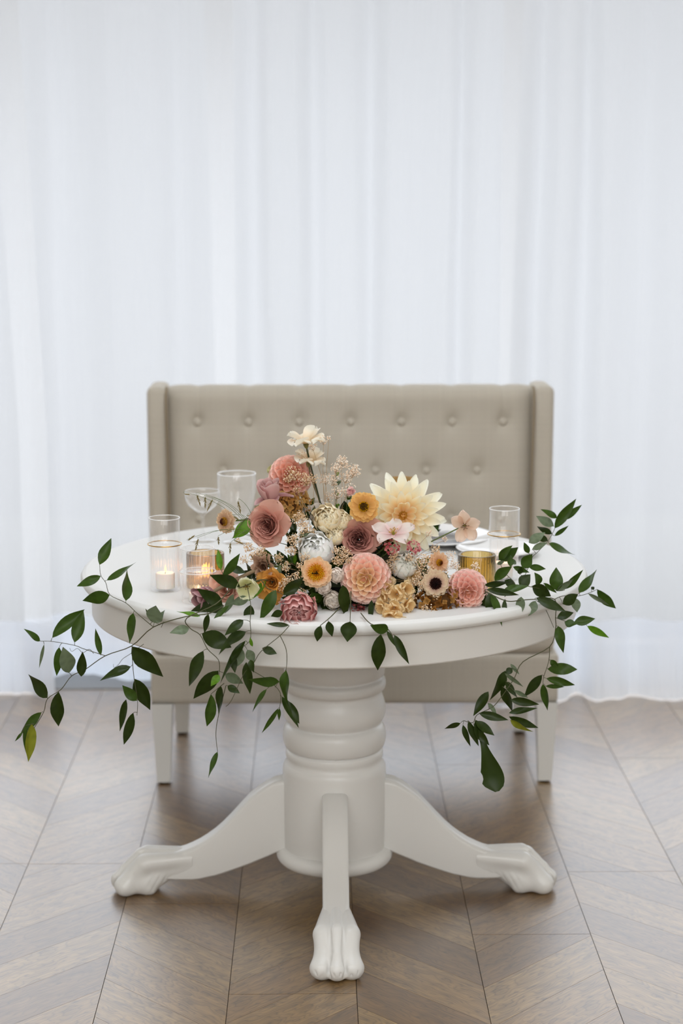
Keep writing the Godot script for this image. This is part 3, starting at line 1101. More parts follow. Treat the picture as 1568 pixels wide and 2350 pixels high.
func paw_field(p: Vector3) -> float:
	var q := Vector3(absf(p.x), p.y, p.z)                     # mirrored: a middle toe and a side toe
	var body := seg(q, Vector3(0, 0.066, 0.34), Vector3(0.0, 0.052, 0.45), 0.029, 0.038)
	body = smin(body, seg(q, Vector3(0.018, 0.036, 0.425), Vector3(0.022, 0.02, 0.435), 0.024, 0.022), 0.02)
	body = smin(body, seg(q, Vector3(0.02, 0.03, 0.45), Vector3(0.025, 0.024, 0.485), 0.028, 0.024), 0.015)
	var mid := seg(q, Vector3(0, 0.088, 0.335), Vector3(0, 0.082, 0.448), 0.016, 0.0235)
	mid = smin(mid, seg(q, Vector3(0, 0.080, 0.452), Vector3(0, 0.050, 0.486), 0.0235, 0.019), 0.006)
	mid = smin(mid, seg(q, Vector3(0, 0.046, 0.488), Vector3(0, 0.026, 0.503), 0.019, 0.0245), 0.008)
	var side := seg(q, Vector3(0.0165, 0.086, 0.335), Vector3(0.027, 0.078, 0.440), 0.0145, 0.0225)
	side = smin(side, seg(q, Vector3(0.0275, 0.075, 0.446), Vector3(0.028, 0.046, 0.474), 0.0225, 0.018), 0.006)
	side = smin(side, seg(q, Vector3(0.029, 0.042, 0.476), Vector3(0.034, 0.024, 0.492), 0.018, 0.0235), 0.008)
	var d := smin(smin(mid, side, 0.005), body, 0.012)
	for g in [[Vector3(0.0135, 0.104, 0.35), Vector3(0.0145, 0.103, 0.448)], [Vector3(0.0145, 0.103, 0.448), Vector3(0.0150, 0.062, 0.497)], [Vector3(0.0150, 0.062, 0.497), Vector3(0.0175, 0.010, 0.523)]]:
		d = -smin(-d, seg(q, g[0], g[1], 0.0035, 0.0045), 0.006)
	# nails: a flat tongue on each toe's front, with a cut to either side
	for c in [Vector3(0, 0.0, 0.527), Vector3(0.037, 0.0, 0.514)]:
		for e in [-0.0075, 0.0075]:
			var g := seg(q, c + Vector3(e * 0.55, 0.004, 0.002), c + Vector3(e, 0.027, -0.003), 0.0022, 0.0012)
			d = maxf(d, -g)
	# tufts carved behind the toes
	if p.z < 0.46 and p.y < 0.075:
		d += 0.0013 * maxf(0.0, sin((p.z * 0.75 + p.y * 0.45) * 560.0)) * clampf((0.448 - p.z) / 0.03, 0.0, 1.0) * clampf((0.06 - p.y) / 0.02, 0.0, 1.0) * clampf((absf(p.x) - 0.015) / 0.015, 0, 1)
	return maxf(d, -p.y + 0.0005)

func paw_mesh() -> ArrayMesh:                                 # surface nets on a 2.6 mm grid
	var h := 0.0026
	var lo := Vector3(-0.066, -0.004, 0.332)
	var nx := 51
	var ny := 44
	var nz := 80
	var val := PackedFloat32Array()
	val.resize(nx * ny * nz)
	for i in nx:
		for j in ny:
			for k in nz:
				val[(i * ny + j) * nz + k] = paw_field(lo + Vector3(i, j, k) * h)
	var vert := {}
	for i in nx - 1:
		for j in ny - 1:
			for k in nz - 1:
				var at0 := (i * ny + j) * nz + k
				var neg := 0
				var v8 := []
				for c in 8:
					var vv := val[at0 + (c & 1) * ny * nz + ((c >> 1) & 1) * nz + ((c >> 2) & 1)]
					v8.append(vv)
					if vv < 0.0: neg += 1
				if neg == 0 or neg == 8: continue
				var sum := Vector3.ZERO
				var cnt := 0
				for c in 8:
					for ax in 3:
						var d := c | (1 << ax)
						if d == c or (v8[c] < 0.0) == (v8[d] < 0.0): continue
						var f: float = v8[c] / (v8[c] - v8[d])
						var p := Vector3(c & 1, (c >> 1) & 1, (c >> 2) & 1)
						p[ax] += f
						sum += p
						cnt += 1
				vert[at0] = lo + (Vector3(i, j, k) + sum / cnt) * h
	var st := begin()
	var strides := [ny * nz, nz, 1]
	for i in range(1, nx - 1):
		for j in range(1, ny - 1):
			for k in range(1, nz - 1):
				var a := (i * ny + j) * nz + k
				for ax in 3:
					var b: int = a + strides[ax]
					if (val[a] < 0.0) == (val[b] < 0.0): continue
					var s1: int = strides[(ax + 1) % 3]
					var s2: int = strides[(ax + 2) % 3]
					var q := [a, a - s1, a - s1 - s2, a - s2]
					if val[a] < 0.0: q.reverse()
					if vert.has(q[0]) and vert.has(q[1]) and vert.has(q[2]) and vert.has(q[3]):
						quad(st, vert[q[0]], vert[q[1]], vert[q[2]], vert[q[3]])
	return done(st)

# ------------------------------------------------------------------ glass, candles and plates
func candle(t: Node3D, y: float, r: float, h: float) -> void:
	var st := begin()
	lathe(st, crisp([Vector2(0, y), Vector2(r, y), Vector2(r, y + h), Vector2(r * 0.88, y + h + 0.001), Vector2(r * 0.7, y + h - 0.002), Vector2(0, y + h - 0.0025)], 0.0008), 28)
	put("candle", done(st), M.wax, t)
	st = begin()
	tube(st, [Vector3(0, y + h - 0.003, 0), Vector3(0.0006, y + h + 0.005, 0)], 0.0006, 0.0005, 5)
	put("wick", done(st), M.wick, t)
	st = begin()
	lathe(st, [Vector2(0.0004, 0), Vector2(0.0026, 0.003), Vector2(0.0035, 0.007), Vector2(0.0026, 0.013), Vector2(0.0011, 0.019), Vector2(0, 0.023)], 12)
	put("candle_flame", done(st), M.flame, t, Transform3D(Basis().scaled(Vector3(0.75, 0.7, 0.75)), Vector3(0.0006, y + h + 0.002, 0)))
	var l := OmniLight3D.new()
	l.name = "candle_light"
	l.light_color = Color("ffb46b")
	l.light_energy = 0.0005
	l.light_size = 0.0025
	l.omni_range = 12.0
	l.omni_attenuation = 2.0
	l.shadow_enabled = true
	t.add_child(l)
	l.position = Vector3(0.0006, y + h + 0.010, 0)

func ring_mesh(R: float, r: float, y: float) -> ArrayMesh:
	var st := begin()
	grid(st, 56, 8, func(u, v):
		var a: float = u * TAU
		var b: float = v * TAU
		return Vector3((R + r * cos(b)) * sin(a), y + r * sin(b), (R + r * cos(b)) * cos(a)))
	return done(st)

func tall_holder(label: String, where: Vector3) -> void:
	var t := thing("candle_holder", label, "candle holder", where, "")
	var st := begin()
	lathe(st, crisp([Vector2(0, 0.0006), Vector2(0.030, 0.0006), Vector2(0.0318, 0.003), Vector2(0.0318, 0.094), Vector2(0.0332, 0.099), Vector2(0.0355, 0.1012), Vector2(0.0335, 0.1035), Vector2(0.0335, 0.1565), Vector2(0.0328, 0.1580), Vector2(0.0318, 0.1572),
		Vector2(0.0318, 0.104), Vector2(0.0295, 0.099), Vector2(0.0290, 0.094), Vector2(0.0290, 0.008), Vector2(0.027, 0.0055), Vector2(0, 0.0055)], 0.0008), 120, 30, 0.0011, 0.004, 0.095)
	put("glass_tube", done(st), M.clear, t)
	put("gold_rim", ring_mesh(0.0358, 0.0013, 0.1012), M.gold, t)
	put("rim", ring_mesh(0.0327, 0.0011, 0.1576), M.rim, t)
	candle(t, 0.006, 0.0205, 0.032)

func amber_holder(label: String, where: Vector3, lit: bool, m: Material) -> void:
	var t := thing("ribbed_votive", label, "candle holder", where)
	var st := begin()
	lathe(st, crisp([Vector2(0, 0.0006), Vector2(0.0395, 0.0006), Vector2(0.041, 0.003), Vector2(0.041, 0.0735), Vector2(0.0400, 0.0758), Vector2(0.0345, 0.0758), Vector2(0.0338, 0.0745), Vector2(0.0335, 0.012), Vector2(0.031, 0.0095), Vector2(0, 0.0095)], 0.0008), 144, 36, 0.0016, 0.004, 0.0725)
	put("glass_cup", done(st), m, t)
	if lit: candle(t, 0.010, 0.019, 0.014)

func tableware() -> void:
	tall_holder("tall fluted clear candle holder with gold rim on the left side of the table", at_top(-0.364, 0.268))
	tall_holder("tall fluted clear candle holder with gold rim on the right side of the table", at_top(0.371, 0.165))
	amber_holder("amber ribbed glass votive beside the right coral dahlia", at_top(0.303, 0.262), false, M.amber)
	amber_holder("pale amber ribbed glass votive behind the short clear holder", at_top(-0.280, 0.235), true, M.amber_pale)
	# the short double-ended clear holder
	var t := thing("candle_holder", "short double-ended clear glass candle holder in front of the pale amber votive", "candle holder", at_top(-0.287, 0.375))
	var st := begin()
	lathe(st, crisp([Vector2(0.0315, 0.0006), Vector2(0.034, 0.0006), Vector2(0.0345, 0.003), Vector2(0.0345, 0.058), Vector2(0.0370, 0.0625), Vector2(0.0385, 0.0645), Vector2(0.0362, 0.067), Vector2(0.0352, 0.071), Vector2(0.0352, 0.1125), Vector2(0.0342, 0.1142), Vector2(0.0332, 0.1132),
		Vector2(0.0325, 0.071), Vector2(0.026, 0.0665), Vector2(0, 0.0665), Vector2(0, 0.0625), Vector2(0.028, 0.0625), Vector2(0.0315, 0.058), Vector2(0.0315, 0.0006)], 0.0008), 112, 26, 0.0013, 0.069, 0.1115)
	put("glass_tube", done(st), M.clear, t)
	put("rim", ring_mesh(0.0342, 0.0011, 0.1134), M.rim, t)
	put("flange", ring_mesh(0.0376, 0.0012, 0.0645), M.rim, t)
	candle(t, 0.0008, 0.019, 0.018)
	# coupe and goblet behind
	t = thing("coupe_glass", "empty clear coupe glass with a wide shallow bowl behind the left candle holders", "glass", at_top(-0.318, -0.285))
	st = begin()
	lathe(st, [Vector2(0, 0.0006), Vector2(0.031, 0.0006), Vector2(0.0325, 0.0016), Vector2(0.031, 0.0028), Vector2(0.012, 0.006), Vector2(0.0048, 0.013), Vector2(0.0038, 0.03), Vector2(0.0040, 0.055), Vector2(0.007, 0.066), Vector2(0.020, 0.0755), Vector2(0.034, 0.087), Vector2(0.0415, 0.101), Vector2(0.0432, 0.114), Vector2(0.0428, 0.1228), Vector2(0.0421, 0.1236), Vector2(0.0414, 0.1228),
		Vector2(0.0417, 0.114), Vector2(0.040, 0.102), Vector2(0.0325, 0.0885), Vector2(0.019, 0.0775), Vector2(0.006, 0.0705), Vector2(0, 0.0695)], 64)
	put("glass_bowl", done(st), M.crystal, t)
	put("rim", ring_mesh(0.0421, 0.0010, 0.1232), M.rim, t)
	t = thing("water_goblet", "clear water goblet with a faceted bowl behind the pink tulip on the left", "glass", at_top(-0.233, -0.262))
	st = begin()
	lathe(st, [Vector2(0, 0.0006), Vector2(0.035, 0.0006), Vector2(0.0365, 0.0018), Vector2(0.035, 0.0035), Vector2(0.014, 0.008), Vector2(0.007, 0.016), Vector2(0.0062, 0.032), Vector2(0.009, 0.044), Vector2(0.021, 0.056), Vector2(0.0335, 0.074), Vector2(0.0415, 0.096), Vector2(0.0452, 0.118), Vector2(0.0465, 0.124), Vector2(0.0470, 0.132), Vector2(0.0474, 0.168), Vector2(0.0463, 0.1708), Vector2(0.0450, 0.169),
		Vector2(0.0444, 0.132), Vector2(0.0415, 0.116), Vector2(0.037, 0.096), Vector2(0.029, 0.076), Vector2(0.017, 0.061), Vector2(0, 0.055)], 80, 10, 0.0022, 0.05, 0.122)
	put("glass_bowl", done(st), M.crystal, t)
	put("rim", ring_mesh(0.0461, 0.0014, 0.1700), M.rim, t)
	t = thing("amber_goblet", "gold rimmed amber goblet hidden behind the large cream dahlia", "glass", at_top(0.168, -0.27))
	st = begin()
	lathe(st, [Vector2(0, 0.0006), Vector2(0.034, 0.0006), Vector2(0.035, 0.002), Vector2(0.012, 0.008), Vector2(0.006, 0.03), Vector2(0.012, 0.052), Vector2(0.034, 0.085), Vector2(0.0385, 0.12), Vector2(0.0375, 0.1535), Vector2(0.0368, 0.1545), Vector2(0.036, 0.1535),
		Vector2(0.037, 0.12), Vector2(0.0325, 0.087), Vector2(0.011, 0.058), Vector2(0, 0.056)], 56)
	put("glass_bowl", done(st), M.amber_pale, t)
	put("gold_rim", ring_mesh(0.0368, 0.0008, 0.1545), M.gold, t)
	# place setting on the right
	for k in 2:
		var R: float = [0.132, 0.098][k]
		st = begin()
		lathe(st, [Vector2(0, 0), Vector2(R * 0.6, 0), Vector2(R * 0.64, 0.004), Vector2(R * 0.97, 0.0145), Vector2(R, 0.0165), Vector2(R * 0.985, 0.0185), Vector2(R * 0.94, 0.0165), Vector2(R * 0.64, 0.0075), Vector2(R * 0.6, 0.0055), Vector2(0, 0.0055)], 72)
		var o := put(["dinner_plate", "side_plate"][k], done(st), M.china, self, Transform3D(Basis(), [at_top(0.262, -0.27), at_top(0.385, -0.105)][k] + Vector3(0, 0.0004, 0)))
		tag(o, ["white dinner plate carrying a folded napkin behind the cream dahlia", "small white side plate beside the right tall candle holder"][k], "plate")
	st = begin()
	grid(st, 20, 14, func(u, v):
		var x: float = (u - 0.5) * 0.15
		var z: float = (v - 0.5) * 0.11
		return Vector3(x, 0.026 + 0.010 * sin(u * 6.0 + v * 2.0) * sin(v * PI) + 0.012 * sin(u * PI), z))
	grid(st, 20, 14, func(u, v):
		return Vector3((0.5 - u) * 0.15, 0.010 + 0.004 * sin((1.0 - u) * PI), (v - 0.5) * 0.11))
	tag(put("napkin", done(st), M.napkin, self, Transform3D(Basis(Vector3.UP, 0.3), at_top(0.255, -0.26))), "white cloth napkin folded on the dinner plate", "napkin")
	var sp := thing("herb_sprig", "small green herb sprig lying on the folded white napkin", "sprig", at_top(0.243, -0.235) + Vector3(0, 0.035, 0))
	st = begin()
	tube(st, [Vector3(0, -0.006, 0.02), Vector3(0, 0.008, 0), Vector3(0.002, 0.03, -0.02)], 0.001, 0.0007, 5)
	put("stem", done(st), M.stem, sp)
	for k in 26:
		var a := k * 2.4
		var y := -0.004 + k * 0.0013
		var d := Vector3(cos(a), 0.5, sin(a) * 0.6).normalized()
		put("leaf", leaf_mesh(k % 6), M.leaf[k % 2], sp, Transform3D(facing(d).scaled_local(Vector3(0.008, 0.019, 0.008)), Vector3(0, y, 0.016 - k * 0.0014)))
	for k in 2:
		var f := thing("fork" if k == 0 else "knife", ["steel fork lying right of the dinner plate", "steel knife lying beyond the fork by the dinner plate"][k], "cutlery", at_top(0.415 + 0.024 * k, -0.24) + Vector3(0, 0.001, 0))
		st = begin()
		round_box(st, Vector3(0, 0.0016, 0.05), Vector3(0.009, 0.003, 0.10), 0.0013, 3)
		put("handle", done(st), M.steel, f)
		st = begin()
		if k == 0:
			for q in 4:
				round_box(st, Vector3((q - 1.5) * 0.0052, 0.0026, -0.055), Vector3(0.0026, 0.002, 0.05), 0.0009, 2)
			round_box(st, Vector3(0, 0.0022, -0.018), Vector3(0.019, 0.002, 0.028), 0.0009, 3)
		else:
			round_box(st, Vector3(0, 0.0016, -0.05), Vector3(0.015, 0.0018, 0.105), 0.0008, 3)
		put("tines" if k == 0 else "blade", done(st), M.steel, f)

func at_top(x: float, z: float) -> Vector3:
	return Vector3(x, TOP, z)

# ------------------------------------------------------------------ flowers
const HUB := Vector3(0.03, 0.83, 0.30)                       # where the stems meet

func H(s: String) -> Color:
	return hexl(s, 1.12)

func flowers() -> void:
	# the low dark bowl the stems stand in
	var t := thing("flower_bowl", "low dark bowl hidden under the flowers in the middle of the table", "bowl", Vector3(0.03, TOP, 0.33))
	var st := begin()
	lathe(st, crisp([Vector2(0, 0.0005), Vector2(0.07, 0.0005), Vector2(0.095, 0.03), Vector2(0.1, 0.052), Vector2(0.094, 0.052), Vector2(0.088, 0.04), Vector2(0, 0.04)]), 40)
	put("bowl", done(st), M.dark_bowl, t)
	st = begin()
	lathe(st, [Vector2(0.09, 0.036), Vector2(0.08, 0.06), Vector2(0.045, 0.085), Vector2(0, 0.095)], 24)
	put("moss", done(st), mat("23280f", 0.95), t, Transform3D(Basis().scaled(Vector3(1.75, 1.15, 1.15)), Vector3.ZERO))
	dahlias()
	roses()
	small_daisies()
	open_blooms()
	clusters()
	sprays()
	greenery()

func dahlias() -> void:
	var f := flower("dahlia", "large cream dinnerplate dahlia with pointed petals and golden centre", "flower", 925, 1183, 0.33, Vector3(0.02, 0.16, 1.0), 0.012)
	var R := 0.080
	var c0 := H("edb450")
	var c1 := H("f8e2b2")
	var c2 := H("f9f3e6")
	for k in 5:
		var L: float = R * [0.60, 0.77, 0.9, 1.0, 1.03][k]
		for v in 2:
			var m := petal(L, R * [0.19, 0.25, 0.29, 0.31, 0.32][k], c0.lerp(c1, 0.3 + 0.09 * k), c1.lerp(c2, 0.25 + 0.14 * k), c2, {"peak": 0.6, "tip": 0.7, "cup": 0.6 - 0.09 * k, "bend": [0.9, 0.5, 0.1, -0.3, -0.5][k] + 0.3 * v, "furrow": 0.05, "ruf": 0.05, "ph": v * 2.0, "base": 0.3, "nv": 7})
			ring(f, m, [5, 7, 8, 9, 9][k], [0.88, 1.08, 1.27, 1.46, 1.68][k] + 0.07 * v, 0.006 + 0.0015 * k, 0.014 - 0.003 * k, k * 0.37 + v * TAU / [10, 14, 16, 18, 18][k], 0.09)
	var cm := petal(R * 0.17, R * 0.07, H("d98e2e"), H("eec06a"), H("f6dfa8"), {"cup": 0.9, "bend": 1.1, "tip": 0.6})
	ring(f, cm, 9, 0.35, 0.004, 0.014, 0.2, 0.25)
	put_disc(f, 0.0105, 0.006, 70, [H("b0601c"), H("d38a2a"), H("e0a848")], 0.017)
	calyx(f, 0.012, 0.012, -0.006)
	stem_to(f, HUB)

	f = flower("dahlia", "coral pink ball dahlia with a yellow heart at the front middle", "flower", 838, 1329, 0.45, Vector3(-0.16, 0.1, 1.0), 0.012)
	dahlia_ball(f, 0.052, 110, [H("f8d66a"), H("f6b080"), H("f09f9a"), H("ffe6de")])
	stem_to(f, HUB)
	f = flower("dahlia", "coral pink ball dahlia at the right end of the flowers beside the amber votive", "flower", 1073, 1357, 0.42, Vector3(0.02, -0.18, 1.0), 0.01)
	dahlia_ball(f, 0.0425, 104, [H("ea9270"), H("f2a083"), H("f2a49f"), H("ffe8e0")])
	stem_to(f, HUB + Vector3(0.08, -0.02, 0.03))
	f = flower("dahlia", "coral dahlia with an orange heart at the upper left behind baby's breath", "flower", 668, 1095, 0.26, Vector3(0.12, 0.12, 1.0), 0.012)
	dahlia_ball(f, 0.046, 104, [H("d86c34"), H("ec8a58"), H("f2b4a6"), H("fbdcd2")])
	stem_to(f, HUB)
	# the round green bud beside it
	f = flower("dahlia_bud", "round green and cream dahlia bud at the left of the upper coral dahlia", "flower bud", 628, 1082, 0.24, Vector3(-0.5, 0.6, 0.8), 0.0)
	cups(f, 0.0105, [[3, 0.5, 1.3, 1.3, 0.0], [4, 0.8, 1.35, 1.1, -0.1], [5, 1.0, 1.1, 0.9, 0.0]], [H("d8d2a0"), H("b8bc78"), H("f0e9c8")])
	calyx(f, 0.009, 0.006)
	stem_to(f, HUB, 0.0014)

func guard(f: Node3D, R: float, spots: Array, cols: Array, ruf := 0.06) -> void:   # broad outer petals: [angle, tilt, length, width]
	for s in spots:
		var m := petal(R * s[2] * 0.93, R * s[3] * 1.25, cols[0], cols[1], cols[2], {"peak": 0.6, "cup": 0.30, "bend": -0.55, "ruf": ruf, "ph": s[0] * 2.0, "base": 0.3, "nv": 7, "nu": 6})
		put("petal", m, M.petal, f, petal_frame(s[0], s[1], R * 0.08, R * 0.05))

func roses() -> void:
	var f := flower("rose", "dusty pink garden rose with wide open outer petals on the left", "flower", 607, 1208, 0.385, Vector3(-0.42, 0.12, 0.9), 0.026)
	cups(f, 0.040, ROSE, [H("955a50"), H("c98d7e"), H("dfae9e")], 0.03)
	guard(f, 0.040, [[0.4, 1.1, 1.15, 1.2], [1.5, 1.25, 1.35, 1.1], [2.6, 1.3, 1.45, 1.2], [3.7, 1.1, 1.2, 1.2], [4.7, 1.0, 1.1, 1.1], [5.6, 1.15, 1.2, 1.15]], [H("c58d78"), H("dba795"), H("e6bcab")])
	stem_to(f, HUB)
	f = flower("rose", "mauve rose with a tightly folded heart between the cream blooms and the cream dahlia", "flower", 820, 1238, 0.40, Vector3(-0.12, 0.22, 1.0), 0.026)
	cups(f, 0.038, ROSE, [H("7c4a46"), H("b0776c"), H("cf9c8e")], 0.04)
	guard(f, 0.038, [[0.9, 0.85, 1.3, 1.15], [1.75, 1.1, 1.75, 1.35], [2.6, 1.0, 1.3, 1.2], [4.2, 0.7, 1.1, 1.1], [5.3, 0.6, 1.15, 1.1]], [H("b57e6c"), H("d29f8d"), H("dab0a0")])
	stem_to(f, HUB)
	f = flower("rose", "amber orange rose with drooping outer petals at the lower left", "flower", 622, 1338, 0.455, Vector3(-0.2, 0.15, 1.0), 0.018)
	cups(f, 0.028, [[3, 0.2, 0.9, 1.3, 0.0], [4, 0.36, 0.95, 1.1, 0.05], [5, 0.55, 0.9, 0.95, 0.15]], [H("b8752c"), H("d69440"), H("e8b466")], 0.04)
	guard(f, 0.030, [[0.2, 1.3, 1.2, 0.9], [-0.25, 1.7, 1.7, 0.8], [1.4, 1.1, 1.1, 1.0], [2.9, 0.9, 1.1, 0.95], [4.0, 1.1, 1.2, 0.9], [5.2, 1.4, 1.45, 1.0]], [H("c07c2e"), H("d99a48"), H("e3ae62")], 0.1)
	stem_to(f, HUB)
	var spray := [[773, 1320, 0.455, 17.0, "spray rose of pale blush white touching the left side of the front coral dahlia", "d6c6b8", "efe4d9"], [742, 1345, 0.462, 18.0, "spray rose of pale blush white just below the yellow-centred daisy", "dccdbf", "f1e7dc"], [764, 1377, 0.455, 20.0, "faded white spray rose low in the shade of the front coral dahlia", "cfc4b4", "e6ddd0"]]
	for s in spray:
		f = flower("spray_rose", s[4], "flower", s[0], s[1], s[2], Vector3(-0.1, 0.15, 1.0), 0.0)
		shells(f, s[3] * px_m(s[2]) * 1.1, BALL, [H(s[5]), H(s[6]), H("f1e9e0")], 0.03)
		calyx(f, 0.006, 0.006)
		stem_to(f, HUB, 0.0015)
	f = flower("white_peony_rose", "round white double bloom in the middle of the arrangement", "flower", 726, 1265, 0.405, Vector3(-0.12, 0.65, 1.0), 0.0)
	shells(f, 0.037, BALL, [H("f8f1e4"), H("fffaf0"), H("fffcf6")], 0.05)
	stem_to(f, HUB)
	f = flower("white_peony_rose", "round white double bloom between the front coral dahlia and the pale pink berry clusters", "flower", 927, 1297, 0.41, Vector3(0.15, 0.55, 1.0), 0.0)
	shells(f, 0.028, BALL, [H("f8f0e2"), H("fffaf0"), H("f4f1ea")], 0.07)
	stem_to(f, HUB)
	var ran := [[752, 1190, 0.37, 33.0, "largest cream ranunculus of the three above the white double bloom"], [783, 1196, 0.365, 25.0, "cream ranunculus right of the largest one below the golden daisy"], [768, 1231, 0.385, 23.0, "lowest cream ranunculus touching the mauve rose"]]
	for s in ran:
		f = flower("ranunculus", s[4], "flower", s[0], s[1], s[2], Vector3(-0.15, 0.6, 1.0), 0.0)
		shells(f, s[3] * px_m(s[2]), BALL, [H("e6d2a4"), H("f3e5c6"), H("fbf3e0")], 0.05)
		stem_to(f, HUB, 0.0015)
	f = flower("ranunculus", "cream ranunculus standing behind the golden daisy", "flower", 815, 1206, 0.345, Vector3(0.15, 0.5, 1.0), 0.0)
	shells(f, 0.024, BALL, [H("e6d2a4"), H("f4e7ca"), H("fbf4e2")], 0.08)
	stem_to(f, HUB, 0.0015)
	# double tulips
	f = flower("double_tulip", "pink streaked double tulip standing at the upper left beside the goblet", "flower", 618, 1126, 0.315, Vector3(-0.12, 1.0, 0.28), 0.018)
	cups(f, 0.030, [[3, 0.4, 1.35, 1.2, -0.05], [3, 0.62, 1.42, 1.05, -0.03], [4, 0.8, 1.3, 0.85, 0.0]], [H("b9807c"), H("d5a8a4"), H("f0dcda")], 0.05)
	guard(f, 0.030, [[1.45, 1.5, 1.75, 0.6], [4.6, 1.62, 1.25, 0.55], [0.3, 1.3, 0.9, 0.6]], [H("8c4a4c"), H("c58f90"), H("ecd8da")], 0.1)
	stem_to(f, Vector3(-0.07, 0.86, 0.30), 0.0034, M.brown_stem, 0.5)
	f = flower("double_tulip", "pink double tulip bloom lying at the front edge of the table", "flower", 686, 1404, 0.53, Vector3(0.02, 0.15, 1.0), 0.0)
	shells(f, 0.0385, PEONY, [H("b9706c"), H("d99c98"), H("eccac5")], 0.05)
	guard(f, 0.0385, [[0.3, 1.2, 0.85, 0.8], [1.5, 1.15, 0.85, 0.85], [2.7, 1.1, 0.85, 0.8], [3.9, 1.1, 0.85, 0.85], [5.1, 1.2, 0.85, 0.8]], [H("c07f7a"), H("e0b0aa"), H("efd2cd")])
	stem_to(f, Vector3(0.0, 0.81, 0.36))
	f = flower("double_tulip", "dusky mauve tulip lying at the left end of the flowers on a thick pale stem", "flower", 466, 1372, 0.455, Vector3(-0.75, -0.35, 0.55), 0.022)
	cups(f, 0.025, [[3, 0.55, 1.7, 1.15, -0.05], [3, 0.8, 1.75, 1.0, 0.0], [3, 1.0, 1.5, 0.95, 0.08]], [H("7d4d50"), H("a8787a"), H("d3b4b4")], 0.05)
	guard(f, 0.025, [[3.4, 1.1, 1.3, 0.9], [0.2, 0.9, 1.4, 0.9]], [H("8c5a5c"), H("b88c8c"), H("dcc4c4")])
	stem_to(f, at(588, 1308, 0.42), 0.0042, M.brown_stem, 0.9)
	f = flower("rose", "blush rose with loose pale petals half hidden behind the thick tulip stem", "flower", 517, 1352, 0.385, Vector3(-0.3, 0.2, 1.0), 0.02)
	cups(f, 0.034, [[3, 0.3, 0.8, 1.2, 0.02], [4, 0.5, 0.8, 1.0, 0.08], [4, 0.75, 0.7, 0.9, 0.16]], [H("c08a72"), H("dcae98"), H("ecccba")], 0.04)
	guard(f, 0.036, [[0.2, 1.2, 1.1, 1.0], [1.5, 1.2, 1.1, 1.0], [2.6, 1.1, 1.25, 1.0], [3.6, 1.0, 1.3, 1.0], [5.0, 1.2, 1.1, 1.0]], [H("cf9c84"), H("e2b8a4"), H("efd2c4")])
	stem_to(f, HUB)
	f = flower("white_tulip", "upright white bloom half hidden behind the two tall dark stems", "flower", 722, 1168, 0.265, Vector3(0.0, 1.0, 0.2), 0.02)
	cups(f, 0.028, [[3, 0.5, 1.4, 1.2, 0.0], [4, 0.8, 1.35, 1.0, 0.05], [4, 1.0, 1.1, 0.9, 0.1]], [H("ddd6cc"), H("efebe5"), H("f7f5f1")], 0.05)
	stem_to(f, HUB)
	f = flower("dried_rose", "small withered taupe rose above the amber rose", "flower", 603, 1301, 0.43, Vector3(-0.5, 0.1, 0.8), 0.012)
	cups(f, 0.022, [[3, 0.3, 1.0, 1.2, 0.1], [4, 0.55, 1.0, 1.0, 0.2], [4, 0.8, 0.9, 0.8, 0.35]], [H("6e4c38"), H("9a7860"), H("c4a68e")], 0.15)
	stem_to(f, HUB)

func daisy(f: Node3D, R: float, n: int, rows: int, cols: Array, dr: float, dcols: Array, dome: float, notch := 0.0) -> void:
	for k in rows:
		for v in 2:
			var m := petal(R * (1.0 - 0.17 * k), R * 0.40, cols[0], cols[1], cols[2], {"peak": 0.78, "tip": 0.05, "cup": 0.22, "bend": -0.25 + 0.2 * v, "ruf": 0.04 + notch, "ph": v * 2.2, "base": 0.35, "nv": 5})
			ring(f, m, n / 2, 1.5 - 0.2 * k, R * 0.05, 0.002 * k, k * 0.2 + v * TAU / n, 0.06)
	put_disc(f, R * dr, R * dome, 110, dcols, 0.0055)
	calyx(f, R * 0.3, R * 0.35, -0.002)

